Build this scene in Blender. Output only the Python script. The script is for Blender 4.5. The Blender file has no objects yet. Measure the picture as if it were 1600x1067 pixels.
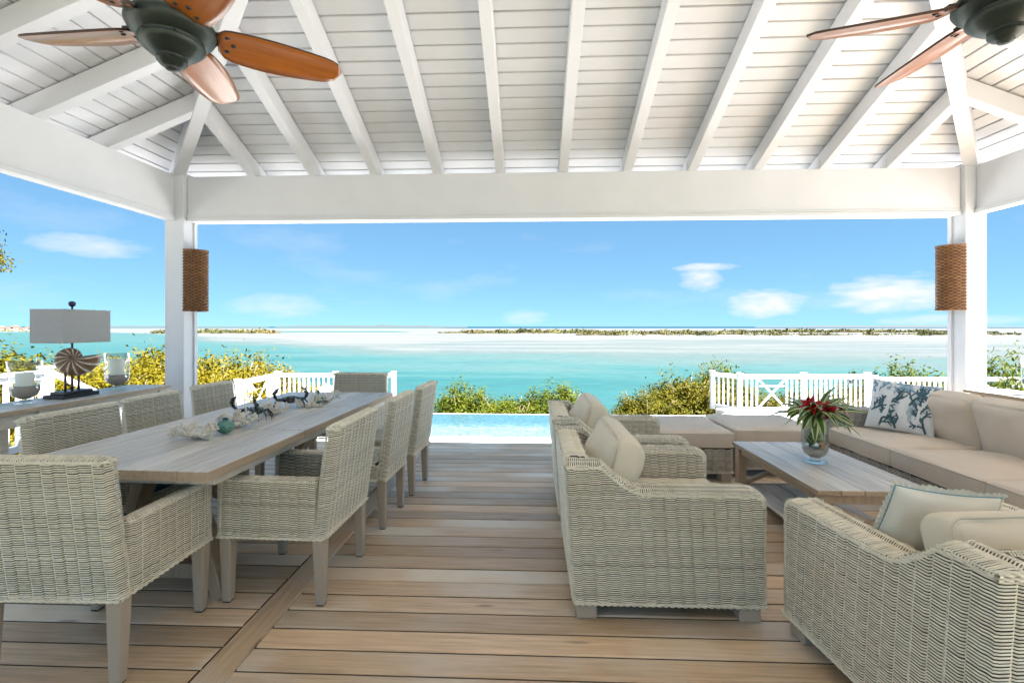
import bpy, bmesh, math, random
import numpy as np
from mathutils import Vector, Matrix
R = math.radians
random.seed(7)
rng = np.random.default_rng(11)
S = bpy.context.scene
C = S.collection

# ------------------------------------------------------------------ camera, sky, sun, exposure
cam_d = bpy.data.cameras.new('camera')
cam = bpy.data.objects.new('camera', cam_d); C.objects.link(cam); S.camera = cam
cam.location = (0, 0, 1.4)
cam.rotation_euler = (R(90), 0, R(2.29))
cam_d.sensor_width = 36; cam_d.lens = 756 / 1600 * 36
cam_d.shift_y = -23.5 / 1600
cam_d.clip_start = 0.05; cam_d.clip_end = 20000

SUN = Vector((0.45, -0.26, 0.86)).normalized()
SUN_EL = math.asin(SUN.z); SUN_AZ = math.atan2(SUN.x, SUN.y)
W = bpy.data.worlds.new('World'); S.world = W; W.use_nodes = True
W.cycles.sampling_method = 'MANUAL'; W.cycles.sample_map_resolution = 512
nt = W.node_tree; nt.nodes.clear()
out = nt.nodes.new('ShaderNodeOutputWorld'); bg = nt.nodes.new('ShaderNodeBackground')
sky = nt.nodes.new('ShaderNodeTexSky'); sky.sky_type = 'NISHITA'; sky.sun_disc = False
sky.sun_elevation = SUN_EL; sky.sun_rotation = SUN_AZ
sky.air_density = 0.4; sky.dust_density = 0.05; sky.ozone_density = 1.0; sky.altitude = 0
bg.inputs['Strength'].default_value = 0.05
# thin clouds: noise on the sky direction
tc = nt.nodes.new('ShaderNodeTexCoord')
def wmath(op, a, b=None, clamp=False):
    n = nt.nodes.new('ShaderNodeMath'); n.operation = op; n.use_clamp = clamp
    for i, x in enumerate((a, b)):
        if x is None: continue
        if isinstance(x, (int, float)): n.inputs[i].default_value = x
        else: nt.links.new(x, n.inputs[i])
    return n.outputs[0]
mp = nt.nodes.new('ShaderNodeMapping'); mp.inputs['Scale'].default_value = (2.2, 2.2, 7.0)
mp.inputs['Location'].default_value = (0.35, 0.1, 0.2)
nt.links.new(tc.outputs['Generated'], mp.inputs['Vector'])
nz = nt.nodes.new('ShaderNodeTexNoise'); nz.inputs['Scale'].default_value = 1.7
nz.inputs['Detail'].default_value = 7; nz.inputs['Roughness'].default_value = 0.56
nt.links.new(mp.outputs[0], nz.inputs['Vector'])
thin = wmath('MULTIPLY', wmath('MULTIPLY', wmath('SUBTRACT', nz.outputs[0], 0.55, True), 2.6, True), 0.42)
sx = nt.nodes.new('ShaderNodeSeparateXYZ'); nt.links.new(tc.outputs['Generated'], sx.inputs[0])
nz2 = nt.nodes.new('ShaderNodeTexNoise'); nz2.inputs['Scale'].default_value = 13
nz2.inputs['Detail'].default_value = 6; nt.links.new(mp.outputs[0], nz2.inputs['Vector'])
wob = wmath('MULTIPLY', wmath('SUBTRACT', nz2.outputs[0], 0.5), 1.5)
total = thin
_th = R(2.29)
def sky_dir(u, v):
    xr = (u - 800) / 756; zr = (510 - v) / 756
    d = Vector((xr * math.cos(_th) - math.sin(_th), xr * math.sin(_th) + math.cos(_th), zr)).normalized()
    return math.atan2(d.x, d.y), math.asin(d.z)
az = wmath('ARCTAN2', sx.outputs[0], sx.outputs[1]); el = wmath('ARCSINE', sx.outputs[2])
for (u, v, ru, rv, k) in ((1385, 460, 100, 32, 1.0), (1195, 474, 66, 24, .95), (1095, 436, 36, 22, .8), (1100, 418, 50, 7, .9), (140, 384, 110, 20, .6),
                          (440, 478, 90, 22, .4), (820, 496, 40, 14, .4), (1480, 500, 120, 10, .5)):
    a0, e0 = sky_dir(u, v); sa = ru / 756 * math.cos(a0) ** 2; se = rv / 756 * math.cos(a0)
    dx = wmath('DIVIDE', wmath('SUBTRACT', az, a0), sa); dy = wmath('DIVIDE', wmath('SUBTRACT', el, e0), se)
    rr = wmath('ADD', wmath('MULTIPLY', dx, dx), wmath('MULTIPLY', dy, dy))
    c = wmath('MULTIPLY', wmath('MULTIPLY', wmath('ADD', wmath('SUBTRACT', 1.0, rr), wob), 0.9, True), k)
    total = wmath('MAXIMUM', total, c)
mx = nt.nodes.new('ShaderNodeMix'); mx.data_type = 'RGBA'
nt.links.new(total, mx.inputs[0]); nt.links.new(sky.outputs[0], mx.inputs[6])
mx.inputs[7].default_value = (2.5, 2.52, 2.58, 1)
tint = nt.nodes.new('ShaderNodeMix'); tint.data_type = 'RGBA'; tint.blend_type = 'MULTIPLY'; tint.inputs[0].default_value = 1.0
gam = nt.nodes.new('ShaderNodeGamma'); gam.inputs[1].default_value = 0.38; nt.links.new(sky.outputs[0], gam.inputs[0])
nt.links.new(gam.outputs[0], tint.inputs[6]); tint.inputs[7].default_value = (0.56, 1.02, 1.34, 1); nt.links.new(tint.outputs[2], mx.inputs[6])
nt.links.new(mx.outputs[2], bg.inputs['Color']); nt.links.new(bg.outputs[0], out.inputs['Surface'])

sd = bpy.data.lights.new('sun', 'SUN'); sun = bpy.data.objects.new('sun', sd); C.objects.link(sun)
sd.energy = 5.0; sd.angle = R(0.53); sd.color = (1.0, 0.98, 0.95)
sun.rotation_euler = SUN.to_track_quat('Z', 'Y').to_euler(); sun.location = (20, -12, 40)

S.view_settings.view_transform = 'Standard'; S.view_settings.look = 'None'
S.view_settings.exposure = 3.08; S.view_settings.gamma = 1.0; S.view_settings.use_curve_mapping = False
S.render.engine = 'CYCLES'
S.cycles.use_denoising = True
S.cycles.denoiser = 'OPENIMAGEDENOISE'
S.cycles.max_bounces = 7; S.cycles.diffuse_bounces = 4; S.cycles.glossy_bounces = 3; S.cycles.transmission_bounces = 8
S.cycles.transparent_max_bounces = 12
S.cycles.sample_clamp_indirect = 8
S.cycles.caustics_reflective = False; S.cycles.caustics_refractive = False

# ------------------------------------------------------------------ pixel helpers (world positions measured off the photograph)
F = 756.0; HC = 1.4; _c, _s = math.cos(_th), math.sin(_th)
def at(u, v, z=0.0):
    t = (HC - z) * F / (v - 510.0); xr = (u - 800) / F
    return (t * (xr * _c - _s), t * (xr * _s + _c))
def atY(u, v, Y):
    xr = (u - 800) / F; wx = xr * _c - _s; wy = xr * _s + _c; t = Y / wy
    return (t * wx, HC - (v - 510) / F * t)

# ------------------------------------------------------------------ materials
def N(nt, t, **kw):
    n = nt.nodes.new(t)
    for k, v in kw.items(): setattr(n, k, v)
    return n
def material(name, c1, c2=None, scale=6.0, stretch=(1, 1, 1), rough=0.6, spec=0.5, bump=0.0, bscale=None, detail=4, metal=0.0,
             contrast=1.0, coords='world', tone=0.0, tone_col=None, rand=0.0, coat=0.0, sheen=0.0, trans=0.0, c3=None, scale3=1.5, sub=0.0, rough2=None, knots=None):
    m = bpy.data.materials.new(name); m.use_nodes = True; t = m.node_tree; L = t.links.new
    p = t.nodes['Principled BSDF']; p.inputs['Roughness'].default_value = rough
    p.inputs['Specular IOR Level'].default_value = spec; p.inputs['Metallic'].default_value = metal
    p.inputs['Coat Weight'].default_value = coat; p.inputs['Coat Roughness'].default_value = 0.15
    if sheen: p.inputs['Sheen Weight'].default_value = sheen
    if coords == 'world': vec = N(t, 'ShaderNodeNewGeometry').outputs['Position']
    else: vec = N(t, 'ShaderNodeTexCoord').outputs['Object']
    oi = N(t, 'ShaderNodeObjectInfo')
    if rand:
        va = N(t, 'ShaderNodeVectorMath', operation='MULTIPLY_ADD')
        cmb = N(t, 'ShaderNodeCombineXYZ')
        for i in range(3): L(oi.outputs['Random'], cmb.inputs[i])
        L(cmb.outputs[0], va.inputs[0]); va.inputs[1].default_value = (37, 23, 51); L(vec, va.inputs[2]); vec = va.outputs[0]
    mp = N(t, 'ShaderNodeMapping'); mp.inputs['Scale'].default_value = stretch; L(vec, mp.inputs['Vector'])
    nz = N(t, 'ShaderNodeTexNoise'); nz.inputs['Scale'].default_value = scale; nz.inputs['Detail'].default_value = detail
    nz.inputs['Roughness'].default_value = 0.62
    L(mp.outputs[0], nz.inputs['Vector'])
    fac = nz.outputs[0]
    mr = N(t, 'ShaderNodeMapRange'); mr.inputs['From Min'].default_value = 0.5 - 0.24 / contrast; mr.inputs['From Max'].default_value = 0.5 + 0.24 / contrast
    L(fac, mr.inputs['Value']); fac = mr.outputs[0]
    mx = N(t, 'ShaderNodeMix', data_type='RGBA')
    L(fac, mx.inputs[0]); mx.inputs[6].default_value = (*c1, 1); mx.inputs[7].default_value = (*(c2 or c1), 1)
    col = mx.outputs[2]
    if c3:
        n3 = N(t, 'ShaderNodeTexNoise'); n3.inputs['Scale'].default_value = scale3; n3.inputs['Detail'].default_value = 3
        L(vec, n3.inputs['Vector'])
        m3 = N(t, 'ShaderNodeMapRange'); m3.inputs['From Min'].default_value = 0.48; m3.inputs['From Max'].default_value = 0.66
        L(n3.outputs[0], m3.inputs['Value'])
        x3 = N(t, 'ShaderNodeMix', data_type='RGBA'); L(m3.outputs[0], x3.inputs[0]); L(col, x3.inputs[6]); x3.inputs[7].default_value = (*c3, 1); col = x3.outputs[2]
    if knots:
        mk = N(t, 'ShaderNodeMapping'); mk.inputs['Scale'].default_value = knots; L(vec, mk.inputs['Vector'])
        wb = N(t, 'ShaderNodeTexNoise'); wb.inputs['Scale'].default_value = 3; L(mk.outputs[0], wb.inputs['Vector'])
        av = N(t, 'ShaderNodeMix', data_type='VECTOR'); av.inputs[0].default_value = .12; L(mk.outputs[0], av.inputs[4]); L(wb.outputs['Color'], av.inputs[5])
        vk = N(t, 'ShaderNodeTexVoronoi'); vk.inputs['Scale'].default_value = 1.0; L(av.outputs[1], vk.inputs['Vector'])
        mk2 = N(t, 'ShaderNodeMapRange'); mk2.inputs['From Min'].default_value = .035; mk2.inputs['From Max'].default_value = .11; mk2.inputs['To Min'].default_value = .75; mk2.inputs['To Max'].default_value = 0.0
        L(vk.outputs['Distance'], mk2.inputs['Value'])
        xk = N(t, 'ShaderNodeMix', data_type='RGBA'); L(mk2.outputs[0], xk.inputs[0]); L(col, xk.inputs[6]); xk.inputs[7].default_value = (c2[0] * .32, c2[1] * .28, c2[2] * .26, 1); col = xk.outputs[2]
    if tone:
        a = N(t, 'ShaderNodeAttribute', attribute_name='tone')
        if tone_col:
            xt = N(t, 'ShaderNodeMix', data_type='RGBA'); L(a.outputs['Fac'], xt.inputs[0]); L(col, xt.inputs[6]); xt.inputs[7].default_value = (*tone_col, 1); col = xt.outputs[2]
        else:
            hs = N(t, 'ShaderNodeHueSaturation'); m2 = N(t, 'ShaderNodeMapRange'); m2.inputs['To Min'].default_value = 1 - tone; m2.inputs['To Max'].default_value = 1 + tone
            L(a.outputs['Fac'], m2.inputs['Value']); L(m2.outputs[0], hs.inputs['Value']); L(col, hs.inputs['Color']); col = hs.outputs[0]
    if rand:
        hs = N(t, 'ShaderNodeHueSaturation'); m2 = N(t, 'ShaderNodeMapRange'); m2.inputs['To Min'].default_value = 1 - rand; m2.inputs['To Max'].default_value = 1 + rand
        L(oi.outputs['Random'], m2.inputs['Value']); L(m2.outputs[0], hs.inputs['Value']); L(col, hs.inputs['Color']); col = hs.outputs[0]
    L(col, p.inputs['Base Color'])
    if rough2 is not None:
        rm = N(t, 'ShaderNodeMapRange'); rm.inputs['To Min'].default_value = rough; rm.inputs['To Max'].default_value = rough2
        L(nz.outputs[0], rm.inputs['Value']); L(rm.outputs[0], p.inputs['Roughness'])
    if bump:
        b = N(t, 'ShaderNodeBump'); b.inputs['Strength'].default_value = min(1, bump); b.inputs['Distance'].default_value = 0.01 * max(1, bump)
        if bscale:
            nb = N(t, 'ShaderNodeTexNoise'); nb.inputs['Scale'].default_value = bscale; nb.inputs['Detail'].default_value = 4
            L(mp.outputs[0], nb.inputs['Vector']); L(nb.outputs[0], b.inputs['Height'])
        else: L(nz.outputs[0], b.inputs['Height'])
        L(b.outputs[0], p.inputs['Normal'])
    if trans:
        o = t.nodes['Material Output']; tr = N(t, 'ShaderNodeBsdfTranslucent'); ms = N(t, 'ShaderNodeMixShader'); ms.inputs[0].default_value = trans
        L(col, tr.inputs['Color']); L(p.outputs[0], ms.inputs[1]); L(tr.outputs[0], ms.inputs[2]); L(ms.outputs[0], o.inputs['Surface'])
    return m

def glass(name, col=(1, 1, 1), rough=0.0, ior=1.38):
    m = bpy.data.materials.new(name); m.use_nodes = True; t = m.node_tree; t.nodes.clear(); L = t.links.new
    o = N(t, 'ShaderNodeOutputMaterial'); fr = N(t, 'ShaderNodeFresnel'); fr.inputs['IOR'].default_value = ior
    tr = N(t, 'ShaderNodeBsdfTransparent'); tr.inputs['Color'].default_value = (*col, 1)
    gl = N(t, 'ShaderNodeBsdfGlossy'); gl.inputs['Roughness'].default_value = 0.03
    nz = N(t, 'ShaderNodeTexNoise'); nz.inputs['Scale'].default_value = 9
    bp = N(t, 'ShaderNodeBump'); bp.inputs['Strength'].default_value = 0.08; L(nz.outputs[0], bp.inputs['Height']); L(bp.outputs[0], gl.inputs['Normal'])
    mr = N(t, 'ShaderNodeMath', operation='MULTIPLY'); mr.inputs[1].default_value = 0.45; L(fr.outputs[0], mr.inputs[0])
    ms = N(t, 'ShaderNodeMixShader'); L(mr.outputs[0], ms.inputs[0]); L(tr.outputs[0], ms.inputs[1]); L(gl.outputs[0], ms.inputs[2])
    L(ms.outputs[0], o.inputs['Surface']); return m

MT = {}
MT['white'] = material('white_paint', (.70, .715, .755), (.65, .67, .71), scale=3, rough=.5, spec=.35, bump=.05, bscale=60)
MT['ceil'] = material('ceiling_paint', (.69, .705, .745), (.63, .65, .69), scale=2.5, stretch=(1, 1, 1), rough=.55, spec=.3, bump=.2, bscale=22, rand=.05)
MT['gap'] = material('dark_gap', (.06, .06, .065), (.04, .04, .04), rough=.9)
MT['deck'] = material('deck_wood', (.80, .585, .375), (.50, .335, .195), scale=7, stretch=(.45, 10, 3), rough=.28, rough2=.55, spec=.6, bump=.28, detail=7, contrast=1.1,
                      rand=.27, knots=(1.5, 7.0, 3.0), c3=(.76, .665, .54), scale3=1.1)
MT['trim_deck'] = material('deck_trim_wood', (.80, .585, .375), (.50, .335, .195), scale=7, stretch=(10, .45, 3), rough=.28, rough2=.55, spec=.6, bump=.28, detail=7, rand=.1, knots=(7.0, 1.5, 3.0), c3=(.76, .665, .54), scale3=1.1)
MT['deck_gap_shade'] = material('deck_board_gap_shade', (.10, .07, .05), (.06, .04, .03), scale=8, rough=.9)  # board sides darkened to paint in the shade between boards
MT['greywood'] = material('weathered_wood', (.80, .745, .66), (.55, .495, .425), scale=8, stretch=(7, .4, 3), rough=.36, bump=.4, detail=8, rand=.16, contrast=1.5, knots=(9.0, 1.2, 3.0), coords='object')
MT['oak'] = material('limed_oak', (.56, .43, .30), (.40, .295, .19), scale=8, stretch=(4, 4, .5), rough=.6, bump=.25, detail=6, rand=.1, coords='object')
MT['oakx'] = material('limed_oak_long', (.56, .43, .30), (.40, .295, .19), scale=8, stretch=(5, .5, 5), rough=.6, bump=.25, detail=6, rand=.1, coords='object')
MT['wicker'] = material('pale_wicker', (.90, .835, .67), (.78, .70, .53), scale=5, rough=.5, spec=.4, tone=.22, detail=3, coords='object')
MT['wicker_dim'] = material('pale_wicker_dim', (.70, .635, .54), (.52, .465, .385), scale=5, rough=.55, spec=.35, tone=.22, detail=3, coords='object')  # same wicker, greyer light at sofa and ottomans put into the colour
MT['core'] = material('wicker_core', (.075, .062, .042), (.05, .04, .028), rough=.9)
MT['leg'] = material('taupe_leg', (.52, .43, .33), (.42, .345, .26), scale=5, stretch=(3, 3, .4), rough=.4, spec=.4, bump=.06)
MT['foot'] = material('grey_foot', (.56, .47, .37), (.45, .375, .29), scale=5, rough=.45)
MT['cush'] = material('beige_canvas', (.74, .62, .49), (.68, .565, .44), scale=3, rough=.85, spec=.15, bump=.9, bscale=5, sheen=.15, coords='object')
MT['cush2'] = material('cream_canvas', (.82, .72, .55), (.76, .66, .49), scale=3, rough=.85, spec=.15, bump=.9, bscale=5, sheen=.15, coords='object')
MT['pipe'] = material('cushion_piping', (.78, .68, .55), (.72, .62, .49), rough=.8, spec=.2)
MT['ivory'] = material('ivory_linen', (.88, .82, .69), (.83, .77, .63), scale=4, rough=.9, spec=.1, bump=.15, bscale=14)
MT['teal'] = material('teal_trim', (.25, .42, .46), (.20, .36, .40), rough=.8)
MT['navy'] = material('teal_pad', (.02, .10, .16), (.015, .08, .13), rough=.85)
MT['pattern_white'] = material('pillow_ground', (.80, .79, .77), (.74, .74, .73), scale=6, rough=.9, spec=.1, bump=.1, bscale=30)
MT['coral_dark'] = material('coral_print_dark', (.045, .095, .115), (.06, .13, .15), rough=.9)
MT['coral_blue'] = material('coral_print_blue', (.16, .30, .42), (.22, .36, .46), rough=.9)
MT['coral_pale'] = material('coral_print_pale', (.42, .53, .55), (.36, .49, .51), rough=.9)
MT['rattan'] = material('rattan', (.30, .145, .055), (.16, .065, .022), scale=14, rough=.5, tone=.35, coords='object')
MT['bronze'] = material('verdigris_bronze', (.009, .015, .012), (.024, .038, .030), scale=9, rough=.34, rough2=.5, spec=.6, metal=.35, coords='object', bump=.04)
MT['blade'] = material('fan_blade_wood', (.46, .15, .022), (.30, .085, .010), scale=7, stretch=(.8, 9, 9), rough=.28, spec=.5, coat=.5, coords='object', detail=6, rand=.08)
MT['edge'] = material('blade_edge', (.05, .018, .008), (.03, .012, .006), rough=.4)
MT['black'] = material('black_lacquer', (.012, .013, .015), (.02, .02, .022), rough=.3)
MT['ironred'] = material('dark_rod', (.10, .04, .03), (.07, .03, .02), rough=.4)
MT['purple'] = material('finial', (.03, .015, .06), (.04, .02, .07), rough=.25)
MT['shade'] = material('linen_shade', (.50, .50, .50), (.46, .46, .46), scale=40, rough=.9, spec=.1, bump=.08, trans=.25)
MT['shell'] = material('nautilus_shell', (.26, .15, .085), (.16, .085, .045), scale=12, rough=.35, spec=.5, tone=1, tone_col=(.74, .68, .58), coords='object')
MT['candle'] = material('candle_wax', (.90, .88, .82), (.88, .85, .78), rough=.5, spec=.3)
MT['sand'] = material('fine_sand', (.62, .55, .45), (.50, .44, .36), scale=160, rough=.95, bump=.2)
MT['ceramic'] = material('grey_base', (.42, .36, .31), (.36, .30, .26), scale=8, rough=.25, spec=.5)
MT['glass'] = glass('clear_glass', (.97, .985, .98))
MT['greenglass'] = glass('green_glass', (.35, .78, .55))
MT['greensolid'] = material('green_float', (.10, .36, .22), (.03, .13, .12), scale=22, rough=.08, spec=.8, coat=.6)
MT['coralw'] = material('white_coral', (.86, .81, .70), (.70, .62, .49), scale=30, rough=.85, bump=.4)
MT['crabblk'] = material('crab_black', (.010, .010, .012), (.022, .016, .018), rough=.25, spec=.6, coat=.4)
MT['crabgrn'] = material('crab_green', (.004, .085, .06), (.003, .05, .04), rough=.22, spec=.6, coat=.6)
MT['star'] = material('starfish', (.55, .38, .22), (.42, .28, .15), scale=60, rough=.9, bump=.4)
MT['red'] = material('red_flower', (.55, .010, .014), (.32, .004, .01), scale=20, rough=.5, trans=.15)
MT['leafv'] = material('variegated_leaf', (.035, .10, .02), (.06, .15, .03), scale=20, rough=.35, spec=.5, tone=1, tone_col=(.55, .58, .24), trans=.12)
MT['stem'] = material('plant_stem', (.10, .13, .03), (.07, .09, .02), rough=.6)
MT['bark'] = material('bark', (.20, .15, .10), (.11, .08, .055), scale=14, rough=.9, bump=.5)
def leafmat(n, a, b, tcol): return material(n, a, b, scale=1.2, rough=.55, spec=.15, tone=1, tone_col=tcol, trans=.28, detail=2)
MT['leaf_y'] = leafmat('yellow_foliage', (.120, .092, .0015), (.060, .062, .0025), (.155, .120, .003))
MT['leaf_m'] = leafmat('mixed_foliage', (.072, .068, .002), (.030, .044, .003), (.120, .098, .003))
MT['leaf_g'] = leafmat('green_foliage', (.052, .074, .003), (.022, .042, .003), (.105, .115, .004))
MT['scrub'] = material('far_scrub', (.085, .076, .018), (.040, .052, .012), scale=.05, rough=.9, tone=.35, c3=(.11, .083, .026), scale3=.02)
MT['farhill'] = material('far_hill', (.026, .036, .038), (.030, .038, .038), scale=.01, rough=.95)
MT['beach'] = material('beach_sand', (.13, .126, .115), (.105, .10, .09), scale=.03, rough=.95)
MT['earth'] = material('scrub_ground', (.20, .185, .13), (.09, .095, .05), scale=.6, rough=.95, bump=.5, c3=(.30, .28, .24), scale3=.25)
MT['stone'] = material('terrace_stone', (.64, .63, .615), (.56, .545, .525), scale=2.5, rough=.75, bump=.1)
MT['coping'] = material('pool_coping', (.78, .77, .74), (.72, .71, .68), scale=3, rough=.7)
MT['roof_t'] = material('roof_tile', (.16, .06, .035), (.13, .05, .03), rough=.8)
MT['lounge_w'] = material('white_sling', (.80, .80, .78), (.76, .76, .74), rough=.8)
MT['plaster'] = material('house_plaster', (.40, .35, .30), (.36, .31, .26), scale=.3, rough=.9)
MT['windark'] = material('window_dark', (.05, .06, .07), (.03, .04, .05), rough=.2)

# pool water and sea
def watermat(name, kind):
    m = bpy.data.materials.new(name); m.use_nodes = True; t = m.node_tree; L = t.links.new
    p = t.nodes['Principled BSDF']
    pos = N(t, 'ShaderNodeNewGeometry').outputs['Position']
    b = N(t, 'ShaderNodeBump')
    if kind == 'pool':
        p.inputs['Roughness'].default_value = .12; p.inputs['Specular IOR Level'].default_value = .35
        vo = N(t, 'ShaderNodeTexNoise'); vo.inputs['Scale'].default_value = 9; vo.inputs['Detail'].default_value = 6; vo.inputs['Distortion'].default_value = 1.2
        mp = N(t, 'ShaderNodeMapping'); mp.inputs['Scale'].default_value = (1, .7, 1); L(pos, mp.inputs[0]); L(mp.outputs[0], vo.inputs['Vector'])
        a = N(t, 'ShaderNodeAttribute', attribute_name='tone')
        ad = N(t, 'ShaderNodeMath', operation='ADD'); L(a.outputs['Fac'], ad.inputs[0])
        sc = N(t, 'ShaderNodeMath', operation='MULTIPLY_ADD'); sc.inputs[1].default_value = 1.5; sc.inputs[2].default_value = -.75; L(vo.outputs[0], sc.inputs[0]); L(sc.outputs[0], ad.inputs[1])
        r = N(t, 'ShaderNodeValToRGB'); e = r.color_ramp.elements
        e[0].position = 0; e[0].color = (.022, .066, .08, 1); e[1].position = 1; e[1].color = (.12, .135, .133, 1)
        e.new(.45).color = (.045, .09, .10, 1)
        L(ad.outputs[0], r.inputs[0]); L(r.outputs[0], p.inputs['Base Color'])
        b.inputs['Strength'].default_value = .25; b.inputs['Distance'].default_value = .02; L(vo.outputs[0], b.inputs['Height'])
    else:
        p.inputs['Roughness'].default_value = .42; p.inputs['Specular IOR Level'].default_value = .10
        a = N(t, 'ShaderNodeAttribute', attribute_name='tone')
        mp = N(t, 'ShaderNodeMapping'); mp.inputs['Scale'].default_value = (.010, .05, 1); mp.inputs['Rotation'].default_value = (0, 0, R(8)); L(pos, mp.inputs[0])
        nz = N(t, 'ShaderNodeTexNoise'); nz.inputs['Scale'].default_value = 1.0; nz.inputs['Detail'].default_value = 6; nz.inputs['Distortion'].default_value = .8; L(mp.outputs[0], nz.inputs['Vector'])
        sc = N(t, 'ShaderNodeMath', operation='MULTIPLY_ADD'); sc.inputs[1].default_value = .62; sc.inputs[2].default_value = -.31; L(nz.outputs[0], sc.inputs[0])
        ad = N(t, 'ShaderNodeMath', operation='ADD'); L(a.outputs['Fac'], ad.inputs[0]); L(sc.outputs[0], ad.inputs[1])
        r = N(t, 'ShaderNodeValToRGB'); e = r.color_ramp.elements
        e[0].position = 0; e[0].color = (.002, .022, .05, 1); e[1].position = 1; e[1].color = (.105, .104, .10, 1)
        for q, cc in ((.14, (.012, .054, .056, 1)), (.32, (.024, .067, .066, 1)), (.5, (.040, .073, .070, 1)), (.66, (.050, .070, .066, 1)), (.82, (.068, .077, .073, 1))): e.new(q).color = cc
        L(ad.outputs[0], r.inputs[0])
        # small wind ripples, their light and dark painted into the colour too
        m2 = N(t, 'ShaderNodeMapping'); m2.inputs['Scale'].default_value = (.10, .42, 1); L(pos, m2.inputs[0])
        n2 = N(t, 'ShaderNodeTexNoise'); n2.inputs['Scale'].default_value = 2.2; n2.inputs['Detail'].default_value = 7; n2.inputs['Roughness'].default_value = .65; L(m2.outputs[0], n2.inputs['Vector'])
        hs = N(t, 'ShaderNodeHueSaturation'); mr = N(t, 'ShaderNodeMapRange'); mr.inputs['From Min'].default_value = .3; mr.inputs['From Max'].default_value = .7
        mr.inputs['To Min'].default_value = .80; mr.inputs['To Max'].default_value = 1.2; L(n2.outputs[0], mr.inputs['Value']); L(mr.outputs[0], hs.inputs['Value'])
        L(r.outputs[0], hs.inputs['Color']); L(hs.outputs[0], p.inputs['Base Color'])
        b.inputs['Strength'].default_value = .35; b.inputs['Distance'].default_value = .3; L(n2.outputs[0], b.inputs['Height'])
    L(b.outputs[0], p.inputs['Normal'])
    return m
MT['pool'] = watermat('pool_water', 'pool'); MT['sea'] = watermat('sea_water', 'sea')

# ------------------------------------------------------------------ mesh helpers
def tag(o, label=None, cat=None, group=None, kind=None):
    if label: o['label'] = label
    if cat: o['category'] = cat
    if group: o['group'] = group
    if kind: o['kind'] = kind
    return o
def empty(name, loc=(0, 0, 0), rz=0.0, label=None, cat=None, group=None, kind=None):
    o = bpy.data.objects.new(name, None); C.objects.link(o); o.location = loc; o.rotation_euler = (0, 0, rz); o.empty_display_size = .1
    return tag(o, label, cat, group, kind)
def link(name, me, mat, parent=None, loc=None, rot=None, scale=None, kind=None):
    o = bpy.data.objects.new(name, me); C.objects.link(o)
    if mat is not None and len(me.materials) == 0: me.materials.append(MT[mat] if isinstance(mat, str) else mat)
    if parent is not None: o.parent = parent
    if loc is not None: o.location = loc
    if rot is not None: o.rotation_euler = rot
    if scale is not None: o.scale = scale
    if kind: o['kind'] = kind
    return o
def copy_tree(o, parent=None):
    c = o.copy(); C.objects.link(c); c.parent = parent
    for ch in list(o.children): copy_tree(ch, c)
    return c
def np_mesh(name, V, Q, smooth=True, tone=None):
    V = np.asarray(V, dtype=np.float32).reshape(-1, 3); Q = np.asarray(Q, dtype=np.int32)
    me = bpy.data.meshes.new(name); k = Q.shape[1]
    me.vertices.add(len(V)); me.vertices.foreach_set('co', V.ravel())
    me.loops.add(Q.size); me.loops.foreach_set('vertex_index', Q.ravel())
    me.polygons.add(len(Q)); me.polygons.foreach_set('loop_start', np.arange(0, Q.size, k, dtype=np.int32))
    me.polygons.foreach_set('use_smooth', np.full(len(Q), smooth))
    if tone is not None:
        a = me.attributes.new('tone', 'FLOAT', 'POINT'); a.data.foreach_set('value', np.asarray(tone, dtype=np.float32))
    me.update(calc_edges=True); return me

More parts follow.
